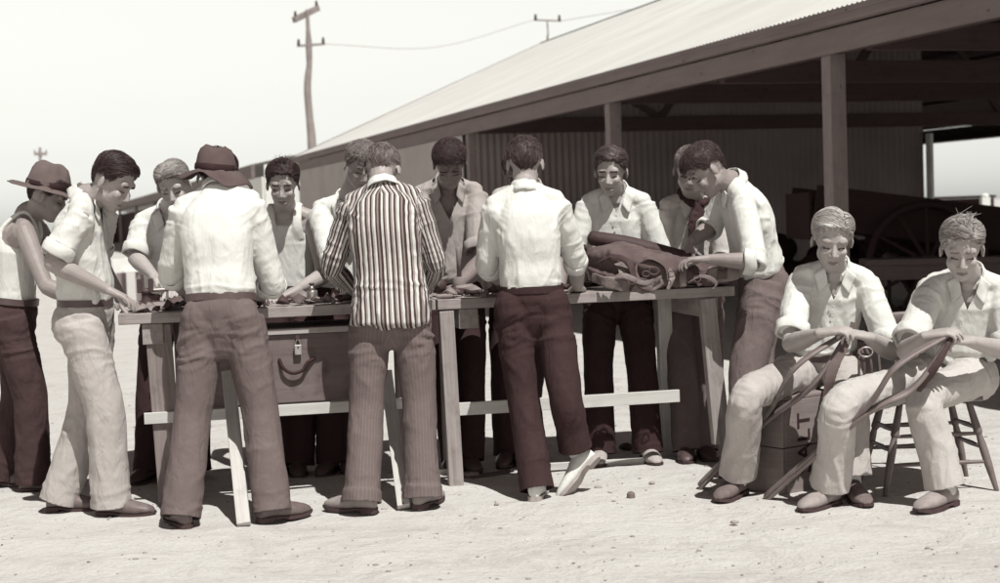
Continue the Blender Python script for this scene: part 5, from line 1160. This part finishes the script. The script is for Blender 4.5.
# ---- wooden chair under the right hand lad
CHM = plain('chair_timber', .13, .45, .4, .25, 14, .15, .002)
FL, FR = G(878, 496), G(990, 491); D_ = v3(.0, .36, 0)
sc_c = (FL+FR)/2+v3(.02, .19, 0); chr_ = empty('wooden_chair', sc_c*v3(1, 1, 0), 'turned leg wooden kitchen chair under the tousled fair haired lad', 'chair'); q = lambda p: rel(p, chr_)
cw = nrm(FR-FL); cd_ = v3(-cw[1], cw[0], 0); SH = .44
def K(a, b, z): return sc_c*v3(1, 1, 0)+cw*a+cd_*b+v3(0, 0, z)
S = Soup(); S.tube([q(K(-.215, 0, SH)), q(K(-.1, 0, SH)), q(K(.1, 0, SH)), q(K(.215, 0, SH))], [.19, .205, .205, .19], [.019]*4, cd_, 24, power=3.5, caps=.3); link('seat', S.mesh(), CHM, chr_)
hw_ = np.linalg.norm(FR-FL)/2; legs = []
for sx in (-1, 1):
    for sy in (-1, 1):
        p0 = K(sx*hw_, sy*.20, 0.0); p1 = K(sx*.165, sy*.13, SH-.015); legs.append((p0, p1)); S = Soup()
        pp = [q(p0+(p1-p0)*t) for t in (0, .12, .3, .5, .62, .66, .8, 1)]; S.tube(pp, [.011, .014, .019, .020, .014, .021, .018, .015], None, (1, 0, 0), 12, sub=40, caps=.1); link('leg', S.mesh(), CHM, chr_)
L = lambda i, t: legs[i][0]+(legs[i][1]-legs[i][0])*t
for (i, j, t) in ((0, 2, .33), (0, 2, .64), (1, 3, .40), (1, 3, .66), (0, 1, .48), (2, 3, .48), (0, 1, .7), (2, 3, .7)):
    S = Soup(); a, b = q(L(i, t)), q(L(j, t)); S.tube([a, (a+b)/2, b], [.008, .013, .008], None, (0, 0, 1), 10); link('stretcher', S.mesh(), CHM, chr_)
for j in range(5):
    a = -.16+.08*j; S = Soup(); S.tube([q(K(a, .17, SH+.01)), q(K(a*1.05, .22, SH+.34))], .008, None, (1, 0, 0), 8); link('spindle', S.mesh(), CHM, chr_)
S = Soup(); S.tube([q(K(-.2, .21, SH+.35)), q(K(0, .25, SH+.36)), q(K(.2, .21, SH+.35))], .035, .012, (0, 0, 1), 12); link('back_rail', S.mesh(), CHM, chr_)
# ---- odds and ends on the ground
S = Soup(); 
def gp(x, y, h=.012): p = G(x, y); p[2] = h; return p
o = board('plank', gp(548, 470), gp(646, 464.5), .05, .022, WW, None, (0, 0, 1), .002); tag(o, 'narrow pale batten lying on the ground behind the canvas shoe', 'batten')
o = board('plank', gp(428, 476), gp(460, 474), .04, .02, WW, None, (0, 0, 1), .002); tag(o, 'short pale stick on the ground by the middle bench leg', 'stick')
S = Soup(); band(S, [gp(470, 479), gp(490, 476), gp(512, 473)], .05, .008, (0, 1, 0)); thing1('leather_strap', S, LEA, 'leather strap lying on the ground left of the crossed feet', 'strap')
S = Soup(); S.ell(gp(471, 478, .02), np.diag([.05, .03, .02]), 10); thing1('rag', S, LEAP, 'crumpled pale rag on the ground left of the crossed feet', 'rag', None, .006, .012)
S = Soup(); S.ell(gp(626, 450, .02), np.diag([.05, .04, .025]), 10); thing1('tin_lid', S, LEAD, 'dark lump of scrap on the ground between the feet behind the saddle bench', 'scrap', None, .006, .01)
S = Soup(); S.tube([gp(631, 498, .0), gp(631, 498, .02)], .020, None, (1, 0, 0), 14); thing1('round_cap', S, plain('cork', .14, .9), 'small round brown cap lying alone on the pale ground', 'cap')
for i, (x, y, r_) in enumerate(((123, 472, .04), (130, 478, .03), (497, 505, .02), (598, 489, .03), (652, 484, .02), (735, 524, .03))):
    S = Soup(); S.ell(gp(x, y, r_*.3), np.diag([r_*.8, r_*.6, r_*.35]), 8)
    thing1('stone', S, plain('stone', .3, .9, .1, .3, 30), ('pale stone behind the pale trousers', 'smaller stone in front of the bench leg at the left', 'small stone below the crossed feet', 'stone on the open ground right of the canvas shoe', 'small stone below the batten', 'stone in the foreground below the blond lad\'s shoe')[i], 'stone', 'loose stones on the yard', .006, .01)
# ================================================================== camera, sun, sky
cd = bpy.data.cameras.new('camera'); cam = bpy.data.objects.new('camera', cd); COL.objects.link(cam); sc.camera = cam
cd.sensor_width = 36; cd.lens = 54; cd.clip_end = 5000; cd.clip_start = .05
Mc = Matrix(((_r[0], _u[0], -_f[0]), (_r[1], _u[1], -_f[1]), (_r[2], _u[2], -_f[2]))).to_4x4(); Mc.translation = Vector(CAM); cam.matrix_world = Mc
cd.dof.use_dof = True; cd.dof.focus_distance = 7.3; cd.dof.aperture_fstop = 3.2
SD = nrm(v3(.28, -.51, 1.0)); el_ = math.asin(SD[2]); azi = math.atan2(SD[0], SD[1])
sl = bpy.data.lights.new('sun', 'SUN'); sl.energy = 2.85; sl.angle = R(.53); sl.color = (.995, 1, .955)
so_ = bpy.data.objects.new('sun', sl); COL.objects.link(so_); so_.rotation_euler = Vector(SD).to_track_quat('Z', 'Y').to_euler(); so_.location = (3, -5, 12)
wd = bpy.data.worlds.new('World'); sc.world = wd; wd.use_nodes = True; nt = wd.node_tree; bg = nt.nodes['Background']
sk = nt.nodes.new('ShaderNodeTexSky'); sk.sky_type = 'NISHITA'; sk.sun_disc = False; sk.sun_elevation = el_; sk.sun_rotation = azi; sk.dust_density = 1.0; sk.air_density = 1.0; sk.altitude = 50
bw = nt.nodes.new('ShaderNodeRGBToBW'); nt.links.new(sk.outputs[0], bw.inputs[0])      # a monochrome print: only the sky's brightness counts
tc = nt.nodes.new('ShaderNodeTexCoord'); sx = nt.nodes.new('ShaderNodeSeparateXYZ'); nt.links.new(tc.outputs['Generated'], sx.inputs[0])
rp = nt.nodes.new('ShaderNodeValToRGB'); cr = rp.color_ramp  # sky shaped by height: overhead dimmed and reddened to weaken and warm shadow fill
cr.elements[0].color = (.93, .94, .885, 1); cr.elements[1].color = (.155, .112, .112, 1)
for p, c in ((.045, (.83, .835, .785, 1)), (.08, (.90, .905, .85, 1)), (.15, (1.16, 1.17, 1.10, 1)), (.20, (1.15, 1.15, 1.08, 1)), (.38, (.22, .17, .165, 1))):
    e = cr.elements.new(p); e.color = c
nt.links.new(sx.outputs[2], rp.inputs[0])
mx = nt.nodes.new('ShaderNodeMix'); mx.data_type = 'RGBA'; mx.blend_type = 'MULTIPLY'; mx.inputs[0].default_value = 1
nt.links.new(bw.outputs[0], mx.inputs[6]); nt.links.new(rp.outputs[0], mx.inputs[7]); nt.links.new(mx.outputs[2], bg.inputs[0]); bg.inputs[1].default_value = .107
sc.view_settings.view_transform = 'Standard'; sc.view_settings.look = 'None'; sc.view_settings.exposure = 0.85; sc.view_settings.gamma = 1
sc.cycles.use_denoising = True; sc.cycles.max_bounces = 6; sc.cycles.diffuse_bounces = 3
